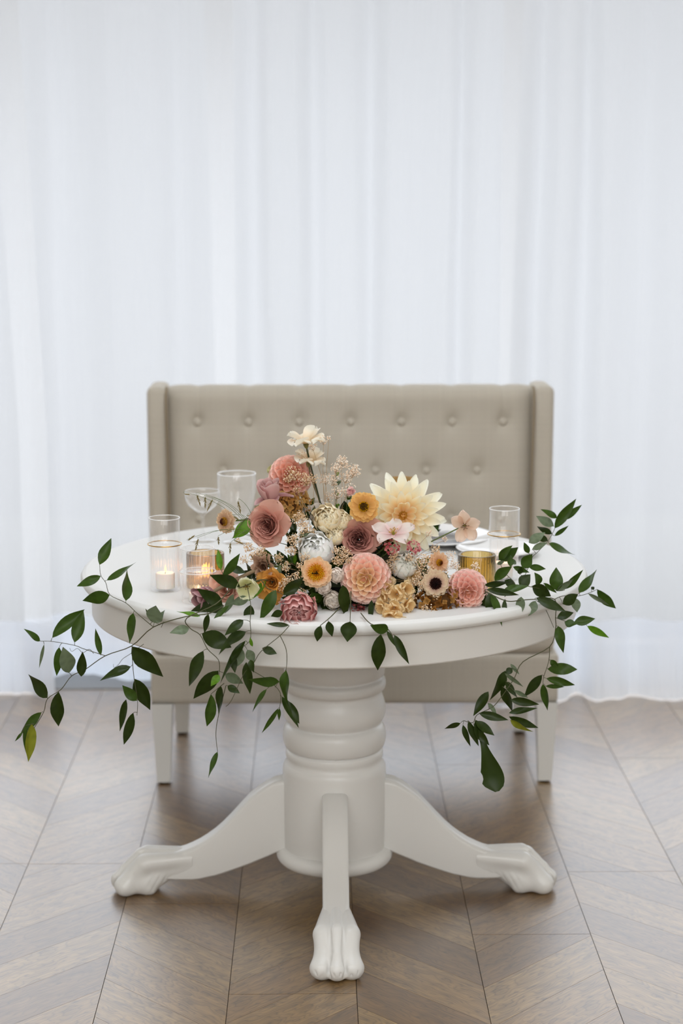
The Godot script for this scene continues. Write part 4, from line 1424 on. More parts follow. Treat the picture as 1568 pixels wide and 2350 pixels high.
func small_daisies() -> void:
	var f := flower("zinnia", "peach zinnia with a big yellow centre left of the front coral dahlia", "flower", 726, 1314, 0.475, Vector3(-0.05, 0.12, 1.0), 0.004)
	daisy(f, 0.031, 26, 2, [H("e0a866"), H("f1c898"), H("f6dcba")], 0.62, [H("2c1c0c"), H("c8780e"), H("f0a818"), H("f0b828"), H("e8a020")], 0.22)
	stem_to(f, HUB)
	f = flower("zinnia", "golden zinnia with a dark centre left of the cream dahlia", "flower", 835, 1163, 0.395, Vector3(-0.05, 0.30, 1.0), 0.004)
	daisy(f, 0.0305, 24, 2, [H("c8923e"), H("e2b263"), H("ecc682")], 0.36, [H("2a1510"), H("3a1c12"), H("3a1a10"), H("e0a818")], 0.32)
	stem_to(f, HUB, 0.002, null, 0.6)
	f = flower("zinnia", "faded blush zinnia turned sideways at the far left of the flowers", "flower", 516, 1197, 0.36, Vector3(-0.75, 0.05, 0.75), 0.004)
	daisy(f, 0.026, 18, 2, [H("b98a6c"), H("dcbb98"), H("e8d2b4")], 0.36, [H("3a1818"), H("4c1d1a"), H("3a1616"), H("c08a28")], 0.35, 0.05)
	stem_to(f, at(575, 1192, 0.34), 0.002, null, 0.5)
	f = flower("zinnia", "pale cream zinnia with pink-flushed petals and a black centre on the right", "flower", 1000, 1339, 0.455, Vector3(-0.02, 0.05, 1.0), 0.004)
	daisy(f, 0.0275, 20, 2, [H("b9707c"), H("e0c6ae"), H("ece0c2")], 0.46, [H("180d0c"), H("22110f"), H("2a1412"), H("3a1c16")], 0.25)
	stem_to(f, HUB + Vector3(0.05, 0, 0.03))
	f = flower("zinnia", "small peach zinnia with a dark red centre above the black-centred one", "flower", 1008, 1291, 0.425, Vector3(0.45, 0.15, 0.9), 0.004)
	daisy(f, 0.022, 14, 2, [H("c89468"), H("e4ba92"), H("efd2b2")], 0.34, [H("4a1a14"), H("5a2014"), H("8a3a14"), H("e0a020")], 0.35, 0.05)
	stem_to(f, HUB + Vector3(0.05, 0, 0.03), 0.002)

func anthers(f: Node3D, r: float, n: int, col: String, heart: String) -> void:
	var st := begin()
	for k in n:
		var a := k * 2.39996
		var rr := r * (0.35 + 0.65 * (k % 3) / 2.0)
		var e := Vector3(sin(a) * rr, r * (0.9 + 0.5 * (k % 2)), cos(a) * rr)
		tube(st, [Vector3(sin(a) * rr * 0.3, 0, cos(a) * rr * 0.3), e], 0.0004, 0.0004, 3)
		round_box(st, e, Vector3(0.0018, 0.0028, 0.0016), 0.0006, 1)
	put("stamens", done(st), mat(col, 0.7), f)
	st = begin()
	lathe(st, [Vector2(r * 0.28, -0.001), Vector2(r * 0.34, r * 0.4), Vector2(r * 0.2, r * 0.85), Vector2(0, r)], 10)
	put("pistil", done(st), mat(heart, 0.6), f)

func open_blooms() -> void:
	# white clematis
	var f := flower("clematis", "white five-petalled clematis with pink edges below the cream dahlia", "flower", 903, 1224, 0.425, Vector3(-0.05, 1.0, 0.4), 0.002)
	for k in 5:
		var m := petal(0.043, 0.037, H("dcb4b4"), H("f6efe8"), H("f6e6e2"), {"peak": 0.55, "tip": 0.25, "cup": 0.35, "bend": -0.2 + 0.5 * (k % 2), "ruf": 0.14, "ph": k * 1.3, "nv": 7, "nu": 6})
		put("petal", m, M.petal, f, petal_frame(k * TAU / 5 + 0.25, 1.35 + 0.12 * (k % 2), 0.003))
	anthers(f, 0.009, 16, "c8a03a", "7d8a32")
	stem_to(f, HUB, 0.0016)
	# the lone blush bloom reaching right
	f = flower("anemone", "pale blush four-petalled bloom reaching out alone to the right on a bare stem", "flower", 1066, 1206, 0.345, Vector3(0.05, 0.12, 1.0), 0.002)
	for k in 5:
		var m := petal(0.034, 0.027, H("cfae90"), H("e9cfba"), H("f0ddd0"), {"peak": 0.55, "cup": 0.55, "bend": 0.35 * (k % 2) - 0.1, "ruf": 0.10, "ph": k * 1.7, "nv": 7, "nu": 6, "tip": 0.2})
		put("petal", m, M.petal, f, petal_frame([0.35, 1.55, 3.0, 3.9, 5.6][k], [1.25, 1.1, 1.05, 1.2, 1.3][k], 0.003))
	anthers(f, 0.008, 14, "6a4a22", "8a7a34")
	stem_to(f, at(990, 1243, 0.33), 0.0016, null, 0.05)
	# pale green hellebore
	f = flower("hellebore", "pale green nodding hellebore beside the amber rose", "flower", 566, 1346, 0.49, Vector3(0.1, -0.1, 1.0), 0.008)
	for k in 6:
		var m := petal(0.031, 0.030, H("c8c888"), H("e6e6c0"), H("f0efd8"), {"peak": 0.55, "cup": 0.5, "bend": 0.7, "ruf": 0.10, "ph": k * 1.9, "nv": 7, "nu": 6})
		put("petal", m, M.petal, f, petal_frame(k * TAU / 6 + 0.3, 0.95 + 0.12 * (k % 2), 0.003))
	anthers(f, 0.006, 12, "7a5a18", "d09a2c")
	stem_to(f, HUB, 0.0018)
	# cream lisianthus on two tall stems
	var lis := [[700, 1004, 0.29, 0.041, "topmost cream ruffled bloom on a tall dark stem", Vector3(-0.15, 1.0, 0.05), 742, 1180], [710, 1049, 0.30, 0.035, "second cream ruffled bloom just under the topmost one", Vector3(0.1, 1.0, 0.12), 746, 1180]]
	for s in lis:
		f = flower("lisianthus", s[4], "flower", s[0], s[1], s[2], s[5], s[3] * 0.35)
		for k in 7:
			var m := petal(s[3], s[3] * 1.2, H("ddc79c"), H("f4e8d2"), H("faf2e8"), {"peak": 0.72, "cup": 0.35, "bend": -0.9 + 0.3 * (k % 3), "ruf": 0.13, "ph": k * 1.5 + s[3] * 90.0, "nv": 7, "nu": 6, "base": 0.2})
			put("petal", m, M.petal, f, petal_frame(k * TAU / 7, [0.95, 1.15, 0.7][k % 3], 0.002))
		calyx(f, 0.006, 0.011, 0.001, "6d6a34")
		stem_to(f, at(s[6], s[7], 0.27), 0.0021, mat("3a4224", 0.6), 0.35)

func clusters() -> void:
	hydrangea("mustard dried hydrangea head behind the dusty pink rose on the left", 655, 1163, 0.275, 0.048, Vector3(1.15, 0.7, 0.8), 130, [H("d2a660"), H("e2bc7a"), H("c4924e")], Vector3(0, 0.8, 0.7))
	hydrangea("brown dried hydrangea head lying on the table under the black-centred zinnia", 1003, 1383, 0.42, 0.047, Vector3(1.2, 0.9, 0.8), 110, [H("8a5a24"), H("a87434"), H("6e4418"), H("b98a4a")], Vector3(0, 0.3, 1.0))
	hydrangea("rust brown dried hydrangea tucked between the mauve rose and the cream dahlia", 868, 1232, 0.37, 0.030, Vector3(1, 1, 0.8), 44, [H("5a3414"), H("74481e")], Vector3(0, 0.5, 1.0))
	# stock: ruffled florets up a spike
	var f := flower("stock_spike", "butter yellow ruffled stock spike hanging over the table edge right of centre", "flower", 905, 1388, 0.485, Vector3(0.05, -0.35, 1.0))
	var k := 0
	for s in [[890, 1352, 0.46, 20], [912, 1362, 0.47, 24], [930, 1350, 0.455, 22], [880, 1390, 0.49, 21], [905, 1395, 0.5, 24], [933, 1385, 0.475, 22], [893, 1412, 0.515, 20], [915, 1420, 0.515, 23], [880, 1368, 0.465, 18]]:
		var w := f.transform.affine_inverse() * at(s[0], s[1], s[2])
		var R: float = s[3] * px_m(s[2])
		var fl := Node3D.new()
		fl.name = "floret"
		f.add_child(fl, true)
		fl.position = w * 0.94
		fl.basis = facing(w.normalized() * 0.7 + Vector3(rng.randfn() * 0.2, 0.9, rng.randfn() * 0.2), k * 1.1)
		for q in 8:
			var m := petal(R, R * 1.05, H("c99a50"), H("e6c88e"), H("f3e0b8"), {"peak": 0.7, "cup": 0.4, "bend": -0.4, "ruf": 0.2, "ph": k * 1.7 + q * 1.3, "nu": 6, "nv": 5})
			put("petal", m, M.petal, fl, petal_frame(q * TAU / 4 + (0.4 if q > 3 else 0.0), 1.15 if q < 4 else 0.55, 0.001))
		k += 1
	stem_to(f, HUB, 0.002)
	for s in [[945, 1322, 0.41, 18.0, "cream ruffled stock floret below the right white double bloom"], [888, 1336, 0.44, 17.0, "cream ruffled stock floret against the right edge of the front coral dahlia"]]:
		f = flower("stock_floret", s[4], "flower", s[0], s[1], s[2], Vector3(0.2, 0.1, 1.0))
		var R: float = s[3] * px_m(s[2]) * 1.2
		for q in 8:
			var m := petal(R, R, H("d0aa68"), H("ead2a2"), H("f3e4c4"), {"peak": 0.7, "cup": 0.4, "bend": -0.3, "ruf": 0.18, "ph": q * 1.3, "nu": 6, "nv": 5})
			put("petal", m, M.petal, f, petal_frame(q * TAU / 4 + (0.4 if q > 3 else 0.0), 1.2 if q < 4 else 0.6, 0.001))
		stem_to(f, HUB, 0.0015)
	# pink berry-like clusters
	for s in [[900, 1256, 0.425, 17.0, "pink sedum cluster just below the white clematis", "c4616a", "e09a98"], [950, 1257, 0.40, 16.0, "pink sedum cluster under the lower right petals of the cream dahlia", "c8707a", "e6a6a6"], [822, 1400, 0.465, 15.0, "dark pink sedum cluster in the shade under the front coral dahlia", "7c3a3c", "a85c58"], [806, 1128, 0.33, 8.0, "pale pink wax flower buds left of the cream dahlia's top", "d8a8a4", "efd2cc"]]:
		f = flower("sedum_cluster", s[4], "flower", s[0], s[1], s[2], Vector3(0, 0.7, 0.7))
		var R: float = s[3] * px_m(s[2])
		var ms := []
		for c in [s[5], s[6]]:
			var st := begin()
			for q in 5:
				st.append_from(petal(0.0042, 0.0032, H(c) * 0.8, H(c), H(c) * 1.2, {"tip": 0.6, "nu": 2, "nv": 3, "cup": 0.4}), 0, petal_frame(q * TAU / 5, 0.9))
			ms.append(st.commit())
		for i in 46:
			var d := Vector3(rng.randfn(), rng.randfn() * 0.7, rng.randfn()).normalized() * R * pow(rng.randf(), 0.35)
			put("floret", ms[i % 2], M.petal, f, Transform3D(facing(d + Vector3(0, 0.01, 0), rng.randf() * 6.0), d))
		stem_to(f, HUB, 0.0013)

func sprays() -> void:
	var bc := [H("faf0e4"), H("f0dcc6"), H("fdf8f0")]
	var dc := [H("f2e0c4"), H("e4c8a0"), H("faf0e0")]
	gyp("airy cream baby's breath spray standing tallest right of the ruffled blooms", Vector3(0.0, 0.90, 0.28),
		[[785, 1060, 27, 16, 70], [812, 1080, 27, 18, 80], [795, 1095, 27, 16, 60], [770, 1075, 28, 14, 50], [765, 1100, 28, 16, 50], [745, 1100, 29, 14, 40], [800, 1125, 29, 18, 50], [775, 1130, 29, 16, 50], [755, 1140, 28, 14, 30]], bc)
	gyp("thin baby's breath spray curling beside the topmost ruffled bloom", Vector3(-0.02, 0.92, 0.29), [[742, 1010, 30, 12, 26], [718, 1024, 31, 12, 34], [755, 1006, 29, 6, 8], [697, 1040, 31, 8, 14]], bc)
	gyp("dried baby's breath spray lying across the upper coral dahlia", Vector3(-0.03, 0.88, 0.32), [[672, 1085, 33, 20, 75], [700, 1100, 33, 17, 80], [660, 1100, 33, 10, 20], [680, 1122, 33, 10, 18], [718, 1098, 32, 14, 45]], dc)
	gyp("dried baby's breath spray between the dusty pink rose and the cream ranunculus", Vector3(-0.02, 0.84, 0.34), [[690, 1190, 38, 20, 90], [700, 1215, 39, 18, 80], [680, 1235, 40, 16, 60], [668, 1262, 41, 16, 60], [720, 1225, 38, 12, 40]], dc)
	gyp("white dried baby's breath spray under the mauve rose", Vector3(0.02, 0.82, 0.36), [[790, 1268, 45, 16, 80], [775, 1285, 45, 15, 70], [800, 1285, 45, 16, 60], [770, 1262, 44, 10, 30]], dc)
	gyp("dried baby's breath spray right of the front coral dahlia", Vector3(0.06, 0.82, 0.36), [[895, 1300, 43, 18, 80], [905, 1275, 43, 15, 60], [882, 1318, 44, 12, 40], [960, 1300, 42, 20, 80], [975, 1285, 42, 16, 60], [965, 1325, 43, 16, 50], [950, 1335, 44, 14, 40]], dc)
	gyp("pale baby's breath spray at the right reaching over the amber votive", Vector3(0.1, 0.82, 0.36), [[1035, 1275, 38, 14, 30], [1045, 1295, 38, 14, 36], [1092, 1300, 36, 12, 40], [1025, 1300, 40, 14, 40], [985, 1225, 36, 10, 18], [1022, 1237, 35, 8, 16]], bc)
	gyp("dried baby's breath spray low at the front left above the pink tulip", Vector3(-0.02, 0.81, 0.36), [[660, 1330, 46, 15, 55], [650, 1345, 46, 14, 45], [690, 1360, 46, 14, 40], [655, 1300, 44, 14, 45], [640, 1280, 43, 12, 40], [700, 1375, 47, 16, 30]], dc)
	gyp("dried baby's breath wisps on the left below the blush zinnia", Vector3(-0.05, 0.83, 0.36), [[570, 1255, 40, 14, 40], [585, 1275, 41, 16, 60], [560, 1285, 42, 12, 30], [548, 1242, 39, 8, 16], [600, 1265, 41, 14, 50]], dc)
	gyp("dried baby's breath tuft scattered over the brown hydrangea", Vector3(0.1, 0.81, 0.38), [[975, 1395, 46, 10, 20], [985, 1412, 47, 8, 14], [1000, 1370, 46, 10, 14], [985, 1400, 47, 14, 16]], dc)
	gyp("loose baby's breath spray spread low along the right side of the blooms", Vector3(0.08, 0.82, 0.36), [[1000, 1262, 40, 14, 40], [990, 1310, 44, 14, 40], [1018, 1320, 42, 12, 30], [940, 1280, 43, 12, 30], [965, 1345, 45, 12, 34], [1040, 1325, 41, 10, 20], [950, 1365, 45, 12, 30]], dc)
	gyp("baby's breath spray in the gap above the yellow-centred zinnia", Vector3(0.0, 0.82, 0.36), [[700, 1278, 44, 13, 40], [690, 1300, 45, 12, 40], [680, 1322, 46, 12, 40], [665, 1238, 41, 10, 26], [745, 1300, 44, 8, 16]], dc)
	# drooping oat grass on the left
	var t := thing("oat_grass", "drooping brown oat grass arching over the coupe glass on the left", "grass", at(600, 1240, 0.36))
	var heads := [[452, 1136, 459, 1158, 0.30], [471, 1140, 471, 1163, 0.30], [488, 1146, 477, 1170, 0.30], [546, 1150, 552, 1175, 0.34], [584, 1165, 606, 1156, 0.33], [566, 1184, 590, 1182, 0.34], [455, 1236, 449, 1262, 0.40], [529, 1246, 528, 1268, 0.40], [432, 1240, 445, 1230, 0.40], [424, 1134, 434, 1135, 0.30], [535, 1185, 546, 1192, 0.35], [537, 1240, 556, 1248, 0.40], [501, 1232, 502, 1248, 0.40]]
	var st := begin()
	for h in heads:
		var a := at(h[0], h[1], h[4]) - t.position
		tube(st, smooth_path([Vector3.ZERO, a * 0.5 + Vector3(0, 0.022, 0), a + Vector3(0.004, 0.004, 0), a]), 0.0006, 0.0003, 3)
	put("stem", done(st), M.stem, t)
	for h in heads:
		st = begin()
		var a := at(h[0], h[1], h[4]) - t.position
		var b := at(h[2], h[3], h[4]) - t.position
		var d := (b - a)
		for k in 12:
			var s := (k + 0.5) / 12.0
			var side := Vector3(cos(k * 2.4), 0.2, sin(k * 2.4)) * 0.0035 * sin(PI * clampf(s + 0.1, 0, 1))
			tube(st, [a + d * s, a + d * (s + 0.12) + side * 0.8, a + d * (s + 0.24) + side * 0.9], 0.0012, 0.0002, 4)
		put("seed_head", done(st), mat("8a7a48", 0.8), t)

func sprig(label: String, foot: Vector3, tipp: Vector3, n: int, L: float, tone: int, group := "") -> void:
	var t := thing("leafy_sprig", label, "foliage", foot, group)
	var e := tipp - foot
	var st := begin()
	var path := smooth_path([Vector3.ZERO, e * 0.5 + Vector3(0, 0.012, 0), e])
	tube(st, path, 0.0013, 0.0006, 4)
	put("stem", done(st), M.stem, t)
	for k in n:
		var s := 0.3 + 0.7 * (k + 0.5) / n
		var p: Vector3 = path[int(s * (path.size() - 1))]
		var side := e.normalized().cross(Vector3(sin(k * 2.4), cos(k * 2.4), 0.4)).normalized()
		var q := p + (side + e.normalized() * 0.5 + Vector3(0, 0, 0.25)).normalized() * L * rng.randf_range(0.7, 1.1)
		leaf_between(t, p + foot, q + foot, L * rng.randf_range(0.38, 0.55), clampi(tone + (1 if rng.randf() < 0.25 else 0), 0, 3), rng.randf_range(-0.6, 0.6), k % 6)

func greenery() -> void:
	sprig("small-leaved green sprig standing under the tall baby's breath", Vector3(0.0, 0.86, 0.28), at(772, 1075, 0.27), 12, 0.016, 2)
	sprig("round-leaved green sprig left of the golden zinnia", Vector3(0.02, 0.86, 0.29), at(798, 1118, 0.28), 8, 0.015, 1)
	sprig("green sprig at the right below the pink sedum", Vector3(0.08, 0.82, 0.36), at(1010, 1275, 0.40), 16, 0.02, 1)
	sprig("green sprig under the dusty pink rose", Vector3(-0.03, 0.82, 0.36), at(640, 1285, 0.42), 14, 0.024, 1)
	var dark := [
		[600, 1290, 40, "beside the withered taupe rose"],
		[560, 1330, 42, "behind the pale green hellebore"],
		[640, 1360, 44, "under the amber orange rose"],
		[700, 1345, 44, "lower left of the yellow-centred zinnia"],
		[660, 1220, 36, "right of the dusty pink rose"],
		[700, 1250, 37, "left of the large white double bloom"],
		[760, 1290, 42, "right of the yellow-centred zinnia"],
		[800, 1350, 40, "behind the front coral dahlia"],
		[870, 1330, 40, "at the right rim of the front coral dahlia"],
		[900, 1290, 38, "under the pink sedum below the clematis"],
		[960, 1330, 41, "below the right white double bloom"],
		[980, 1300, 38, "left of the small peach zinnia"],
		[1030, 1320, 38, "between the peach zinnia and the amber votive"],
		[860, 1270, 36, "under the mauve rose"],
		[730, 1390, 46, "right of the pink tulip at the table edge"],
		[790, 1400, 46, "under the lowest spray rose"],
		[860, 1390, 44, "left of the yellow stock spike"],
		[940, 1340, 40, "behind the top of the yellow stock spike"],
		[690, 1160, 28, "beside the mustard hydrangea"],
		[850, 1190, 32, "below the golden zinnia"],
		[790, 1160, 28, "left of the golden zinnia"],
		[720, 1380, 44, "above the pink tulip at the table edge"],
		[765, 1405, 47, "lowest in the shade of the spray roses"],
		[835, 1405, 46, "around the dark pink sedum"],
		[620, 1240, 36, "under the left petals of the dusty pink rose"],
		[585, 1300, 38, "left of the withered taupe rose"],
		[540, 1360, 40, "over the half hidden blush rose"],
		[660, 1385, 45, "left of the pink tulip at the table edge"],
		[740, 1230, 35, "below the cream ranunculus group"],
		[820, 1290, 38, "above the front coral dahlia"],
		[910, 1345, 41, "above the yellow stock spike"],
		[985, 1350, 41, "left of the black-centred zinnia"],
		[1050, 1345, 40, "behind the right coral dahlia"],
		[760, 1340, 42, "between the spray roses"],
		[690, 1310, 42, "upper left of the yellow-centred zinnia"],
		[880, 1240, 36, "behind the white clematis"]]
	for d in dark:
		sprig("dark green filler sprig " + d[3], Vector3(0.03 + rng.randf_range(-0.04, 0.04), 0.82, 0.33), at(d[0], d[1], d[2] * 0.01 - 0.02), 14, 0.040, 0, "dark filler sprigs inside the flowers")
	sprig("eucalyptus-like grey green sprig beside the cream ranunculus", Vector3(0.0, 0.84, 0.33), at(690, 1228, 0.40), 10, 0.018, 3)

# ------------------------------------------------------------------ trailing vines
func vines() -> void:
	var A := [0.0, 1200.0, 2.6133]
	vine("smilax_vine", "long green vine trailing off the left side of the table", A,
		[[[1340, 500, 48], [1250, 545, 51.5], [1115, 562, 54], [920, 625, 51], [790, 738, 48], [632, 797, 45], [510, 880, 42], [430, 918, 42], [365, 1000, 41], [285, 1055, 41], [262, 1135, 40], [205, 1230, 40]],
		[[920, 625, 51], [820, 540, 48], [755, 480, 45], [660, 432, 42], [635, 360, 41], [605, 315, 41], [597, 250, 41]],
		[[793, 740, 48], [795, 830, 47], [805, 935, 45], [825, 1065, 46], [822, 1155, 46]],
		[[632, 797, 45], [500, 755, 43], [448, 735, 42], [320, 712, 41], [245, 710, 41]],
		[[205, 1205, 40], [150, 1215, 40]]],
		[[597, 252, 668, 88, 62, 1], [605, 318, 455, 382, 55, 1], [640, 345, 822, 230, 58, 1], [755, 468, 765, 268, 84, 1], [658, 432, 490, 468, 82, 1], [800, 540, 775, 728, 64, 1], [925, 600, 935, 495, 105, 3], [915, 595, 872, 512, 26, 0], [935, 600, 990, 520, 50, 3],
		[790, 740, 980, 925, 108, 0], [785, 862, 592, 952, 66, 0], [808, 935, 903, 1127, 92, 0], [820, 1067, 732, 972, 66, 1], [757, 1058, 717, 1255, 50, 0], [800, 1138, 740, 1335, 46, 0],
		[240, 710, 137, 632, 42, 1], [265, 728, 233, 878, 20, 3], [313, 690, 518, 514, 62, 1], [447, 718, 500, 520, 72, 1], [355, 745, 338, 922, 46, 1], [415, 900, 375, 740, 90, 3], [487, 922, 495, 770, 60, 0], [605, 795, 572, 630, 38, 1],
		[285, 1050, 165, 905, 92, 0], [352, 1012, 353, 1222, 72, 0], [250, 1135, 120, 1270, 56, 1], [190, 1205, 170, 1435, 68, 4], [150, 1215, 168, 1420, 40, 1], [135, 1255, 88, 1312, 18, 1],
		[1200, 560, 1053, 527, 40, 2], [1345, 497, 1128, 545, 86, 0], [1335, 490, 1178, 392, 76, 0], [1135, 632, 1012, 662, 62, 3]])
	var B := [400.0, 1300.0, 2.6133]
	vine("smilax_vine", "dark vine cascade hanging down in front of the table left of the pedestal", B,
		[[[345, 125, 51], [250, 225, 55], [75, 310, 56], [95, 370, 55], [155, 410, 56], [200, 495, 57], [265, 560, 57], [272, 630, 57]],
		[[440, 130, 53], [460, 240, 57], [455, 330, 58], [460, 400, 58], [450, 450, 58.5], [400, 490, 58.5], [345, 525, 58.5]],
		[[690, 355, 58], [635, 415, 59.5], [520, 510, 59.5], [470, 590, 59.5], [420, 640, 59], [345, 800, 59], [310, 840, 59]],
		[[635, 415, 59.5], [672, 500, 60], [674, 600, 60], [665, 630, 60]],
		[[470, 625, 59.5], [560, 680, 60], [635, 755, 60], [632, 850, 60]],
		[[310, 715, 58], [262, 910, 58], [250, 1010, 58], [260, 1110, 58]],
		[[300, 700, 58], [220, 765, 58]]],
		[[205, 285, 178, 405, 42], [165, 402, 345, 490, 88], [415, 320, 297, 420, 62], [430, 390, 262, 540, 82], [428, 445, 272, 715, 58], [175, 505, 88, 725, 86], [265, 625, 110, 798, 88], [270, 650, 217, 722, 50, 2], [405, 490, 362, 612, 66, 3], [438, 500, 482, 578, 58, 3], [430, 575, 455, 770, 66], [305, 645, 420, 705, 64, 3],
		[320, 715, 395, 762, 46], [280, 715, 262, 910, 64], [220, 765, 192, 965, 52, 1], [260, 1110, 200, 1275, 44, 1], [630, 690, 440, 675, 72, 1], [555, 735, 467, 880, 36, 1], [528, 490, 618, 525, 46], [672, 622, 690, 845, 76, 1], [645, 780, 748, 972, 56], [690, 810, 752, 945, 50], [625, 850, 525, 1000, 30, 1], [632, 850, 628, 925, 22, 1],
		[690, 352, 548, 342, 30], [650, 270, 578, 300, 46], [345, 525, 365, 640, 50], [455, 560, 480, 640, 44], [470, 480, 455, 420, 18, 2]])
	vine("leafy_branch", "glossy leaves lying among the blooms at the left end of the flowers", B,
		[[[600, 90, 44], [520, 80, 47], [440, 110, 49.5], [380, 130, 50], [300, 120, 50]], [[520, 80, 47], [560, 130, 50], [610, 150, 51]], [[300, 55, 44], [290, 40, 42]]],
		[[610, 140, 512, 330, 76, 1], [550, 85, 440, 215, 40, 2], [450, 190, 330, 225, 60, 3], [355, 165, 300, 285, 36, 3], [458, 230, 432, 345, 58, 0], [330, 232, 228, 332, 28, 1], [290, 62, 395, -82, 46, 1], [335, 5, 430, 40, 50, 0], [655, 170, 782, 60, 76, 0], [395, 120, 208, 50, 74, 0], [280, 20, 262, -105, 40, 2], [620, 60, 640, -10, 40, 3]], 0.0014)
	vine("leafy_branch", "single bright green leaf below the blush zinnia", [400.0, 1060.0, 7.127], [[[1260, 960, 36], [1150, 940, 36], [950, 1255, 38]]], [[1255, 960, 955, 1250, 190, 2]], 0.0011)
	vine("leafy_branch", "two small dark leaves hanging over the table edge at the centre", B, [[[990, 250, 50], [930, 310, 59], [875, 355, 60]]], [[880, 355, 858, 452, 46], [925, 328, 948, 422, 50]], 0.0012)
	vine("leafy_branch", "broad dark leaf hanging over the table edge under the front coral dahlia", B, [[[1060, 150, 48], [1055, 330, 59.5]]], [[1055, 330, 1038, 458, 104], [1010, 110, 1040, 335, 92], [1185, 200, 1175, 345, 38]], 0.0013)
	vine("leafy_branch", "three long leaves hanging over the table edge below the yellow stock", B, [[[1120, 280, 52], [1180, 345, 59.5], [1285, 378, 60], [1330, 480, 60]]], [[1285, 382, 1172, 350, 72, 1], [1240, 405, 1222, 625, 82], [1320, 410, 1410, 590, 56], [1275, 385, 1338, 492, 28]], 0.0012)
	var C := [860.0, 1050.0, 2.6133]
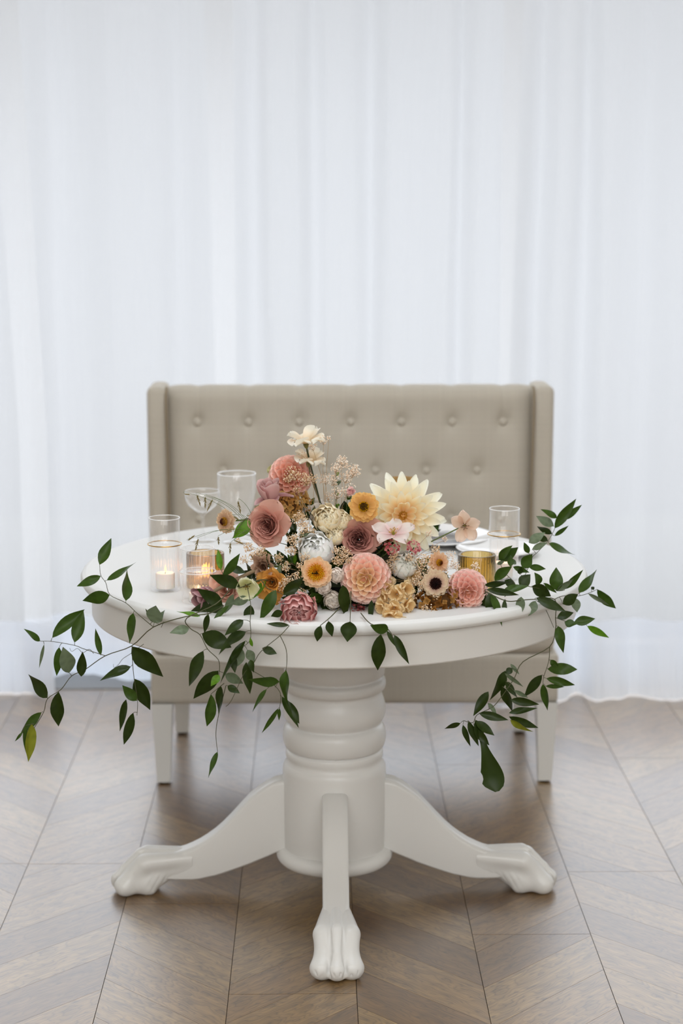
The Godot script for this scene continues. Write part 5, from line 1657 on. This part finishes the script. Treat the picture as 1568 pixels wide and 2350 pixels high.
	var V := vine("smilax_vine", "long green vine trailing off the right side of the table", C,
		[[[662, 802, 43], [790, 860, 43.5], [880, 855, 42], [960, 850, 41], [1080, 850, 40], [1085, 960, 37], [1085, 1030, 35], [1050, 1135, 36], [890, 1225, 40], [840, 1320, 42], [805, 1373, 43], [755, 1443, 44], [705, 1498, 45], [615, 1543, 46], [590, 1590, 46], [535, 1578, 46]],
		[[870, 790, 40], [870, 760, 39], [910, 690, 34], [945, 600, 28], [975, 570, 26], [1040, 500, 23], [1075, 440, 21], [1085, 410, 20]],
		[[1080, 850, 40], [1130, 830, 36], [1220, 830, 31], [1280, 815, 30], [1335, 790, 29]],
		[[1050, 1135, 36], [1045, 1220, 36], [1015, 1313, 37], [1010, 1355, 37]],
		[[780, 835, 42], [840, 760, 39], [780, 690, 36], [745, 615, 34]],
		[[975, 860, 40], [1020, 900, 37], [1075, 1020, 36]],
		[[1085, 960, 37], [1160, 985, 34], [1260, 1000, 33]],
		[[870, 760, 39], [960, 780, 38], [1090, 800, 35], [1140, 795, 34]]],
		[[1080, 425, 1215, 240, 60, 1], [1130, 375, 1245, 282, 40, 1], [1095, 362, 990, 308, 42, 1], [1075, 412, 968, 350, 56, 3], [1065, 458, 972, 412, 40, 0], [1080, 470, 1165, 408, 28, 1], [1040, 500, 962, 462, 40, 0], [1045, 515, 1210, 585, 64, 1], [925, 512, 1025, 448, 60, 3], [925, 575, 895, 508, 36, 1], [945, 550, 1040, 510, 40, 3],
		[745, 615, 865, 535, 76, 1], [745, 610, 830, 525, 55, 1], [815, 655, 815, 582, 40, 1], [885, 660, 950, 575, 80, 1], [830, 655, 930, 690, 36, 1], [925, 655, 1028, 668, 42, 1], [720, 740, 832, 650, 50, 1], [660, 765, 832, 745, 50, 0], [670, 790, 870, 825, 46, 0], [770, 800, 930, 770, 52, 1], [870, 770, 935, 700, 76, 0], [990, 760, 955, 685, 56, 1], [945, 770, 1065, 835, 74, 0],
		[1095, 800, 1090, 652, 80, 1], [1095, 800, 1200, 722, 42, 3], [1140, 790, 1252, 672, 40, 1], [1225, 812, 1335, 665, 78, 1], [1335, 790, 1450, 905, 50, 1], [1280, 815, 1415, 890, 26, 3], [1130, 880, 1222, 820, 62, 0], [970, 840, 1150, 925, 64, 0], [1200, 842, 1215, 930, 58, 3], [880, 835, 870, 950, 62, 3], [965, 860, 920, 955, 54, 3], [1095, 960, 1195, 928, 48, 0], [1140, 990, 1215, 1000, 56, 1], [1195, 990, 1325, 965, 56, 1], [1275, 1010, 1410, 1083, 44, 2], [1100, 1010, 1135, 1180, 64, 1],
		[665, 805, 645, 945, 32, 0], [685, 810, 715, 975, 64, 0], [700, 815, 765, 1018, 54, 1], [780, 850, 775, 960, 26, 0], [1015, 752, 1095, 815, 28, 1], [1300, 790, 1320, 775, 22, 0], [850, 640, 800, 600, 30, 3], [735, 640, 780, 620, 26, 3], [780, 740, 850, 770, 46, 0], [870, 700, 880, 650, 40, 0],
		[785, 1278, 687, 1458, 72, 0], [825, 1263, 785, 1303, 42, 0], [815, 1238, 870, 1303, 24, 3], [780, 1293, 895, 1378, 28, 3], [835, 1398, 925, 1441, 22, 3], [1005, 1303, 895, 1438, 60, 0], [1055, 1213, 1103, 1263, 42, 1], [1037, 1268, 1220, 1273, 56, 1], [1030, 1325, 1210, 1365, 46, 1], [1025, 1371, 1140, 1375, 28, 1], [1010, 1358, 1037, 1521, 54, 1],
		[785, 1343, 860, 1443, 52, 0], [765, 1373, 830, 1533, 62, 0], [815, 1453, 990, 1481, 54, 0], [805, 1533, 980, 1503, 46, 0], [805, 1553, 985, 1621, 46, 0], [813, 1573, 960, 1645, 46, 4], [683, 1403, 590, 1553, 62, 0], [680, 1473, 733, 1541, 30, 3], [625, 1533, 805, 1575, 54, 0], [515, 1593, 417, 1628, 34, 0], [530, 1603, 578, 1738, 40, 0], [563, 1578, 625, 1733, 46, 0], [605, 1573, 645, 1713, 62, 0], [605, 1583, 720, 1668, 56, 0], [605, 1633, 690, 1728, 52, 0]])
	# the big lobed leaf at the vine's end
	var st := begin()
	var a := at(860.0 + 645 / 2.6133, 1050.0 + 1690 / 2.6133, 0.46)
	var b := at(860.0 + 735 / 2.6133, 1050.0 + 2001 / 2.6133, 0.47)
	var W := 0.046
	grid(st, 6, 14, func(u, v):
		var x: float = u * 2.0 - 1.0
		var w: float = 0.25 + 0.75 * smoothstep(0.0, 0.75, v) if v < 0.72 else sqrt(maxf(0.0, 1.0 - pow((v - 0.72) / 0.285, 2.0)))
		if x > 0.0: w *= 1.0 + 0.16 * sin(v * 24.0 + 1.0) * smoothstep(0.45, 0.7, v)
		return Vector3(x * w * W * 0.5, v * (b - a).length(), 0.004 * sin(v * 7.0) + 0.006 * x * x * w),
		func(u, v):
			var g := 1.3 if absf(u - 0.5) < 0.06 else 1.0
			return Color(g, g, g))
	var y := (b - a).normalized()
	var x := y.cross((cam_at - a).normalized()).normalized()
	put("large_leaf", done(st), M.leaf[0], V, V.transform.affine_inverse() * Transform3D(Basis(x, y, x.cross(y)), a))
	# thin curling tendrils
	for s in [[[330, 1478], [300, 1500], [282, 1512], [272, 1525], [262, 1532], [260, 1524]], [[370, 1440], [378, 1425], [392, 1415], [398, 1405], [390, 1404]], [[215, 1500], [205, 1490], [190, 1498], [178, 1488], [165, 1495], [160, 1487]]]:
		var p := []
		for q in s: p.append(at(q[0], q[1], 0.435))
		st = begin()
		tube(st, smooth_path(p, 5), 0.0006, 0.0003, 4)
		var owner_vine := find_child("smilax_vine", false, false)
		put("tendril", done(st), M.vine_stem, owner_vine, owner_vine.transform.affine_inverse())
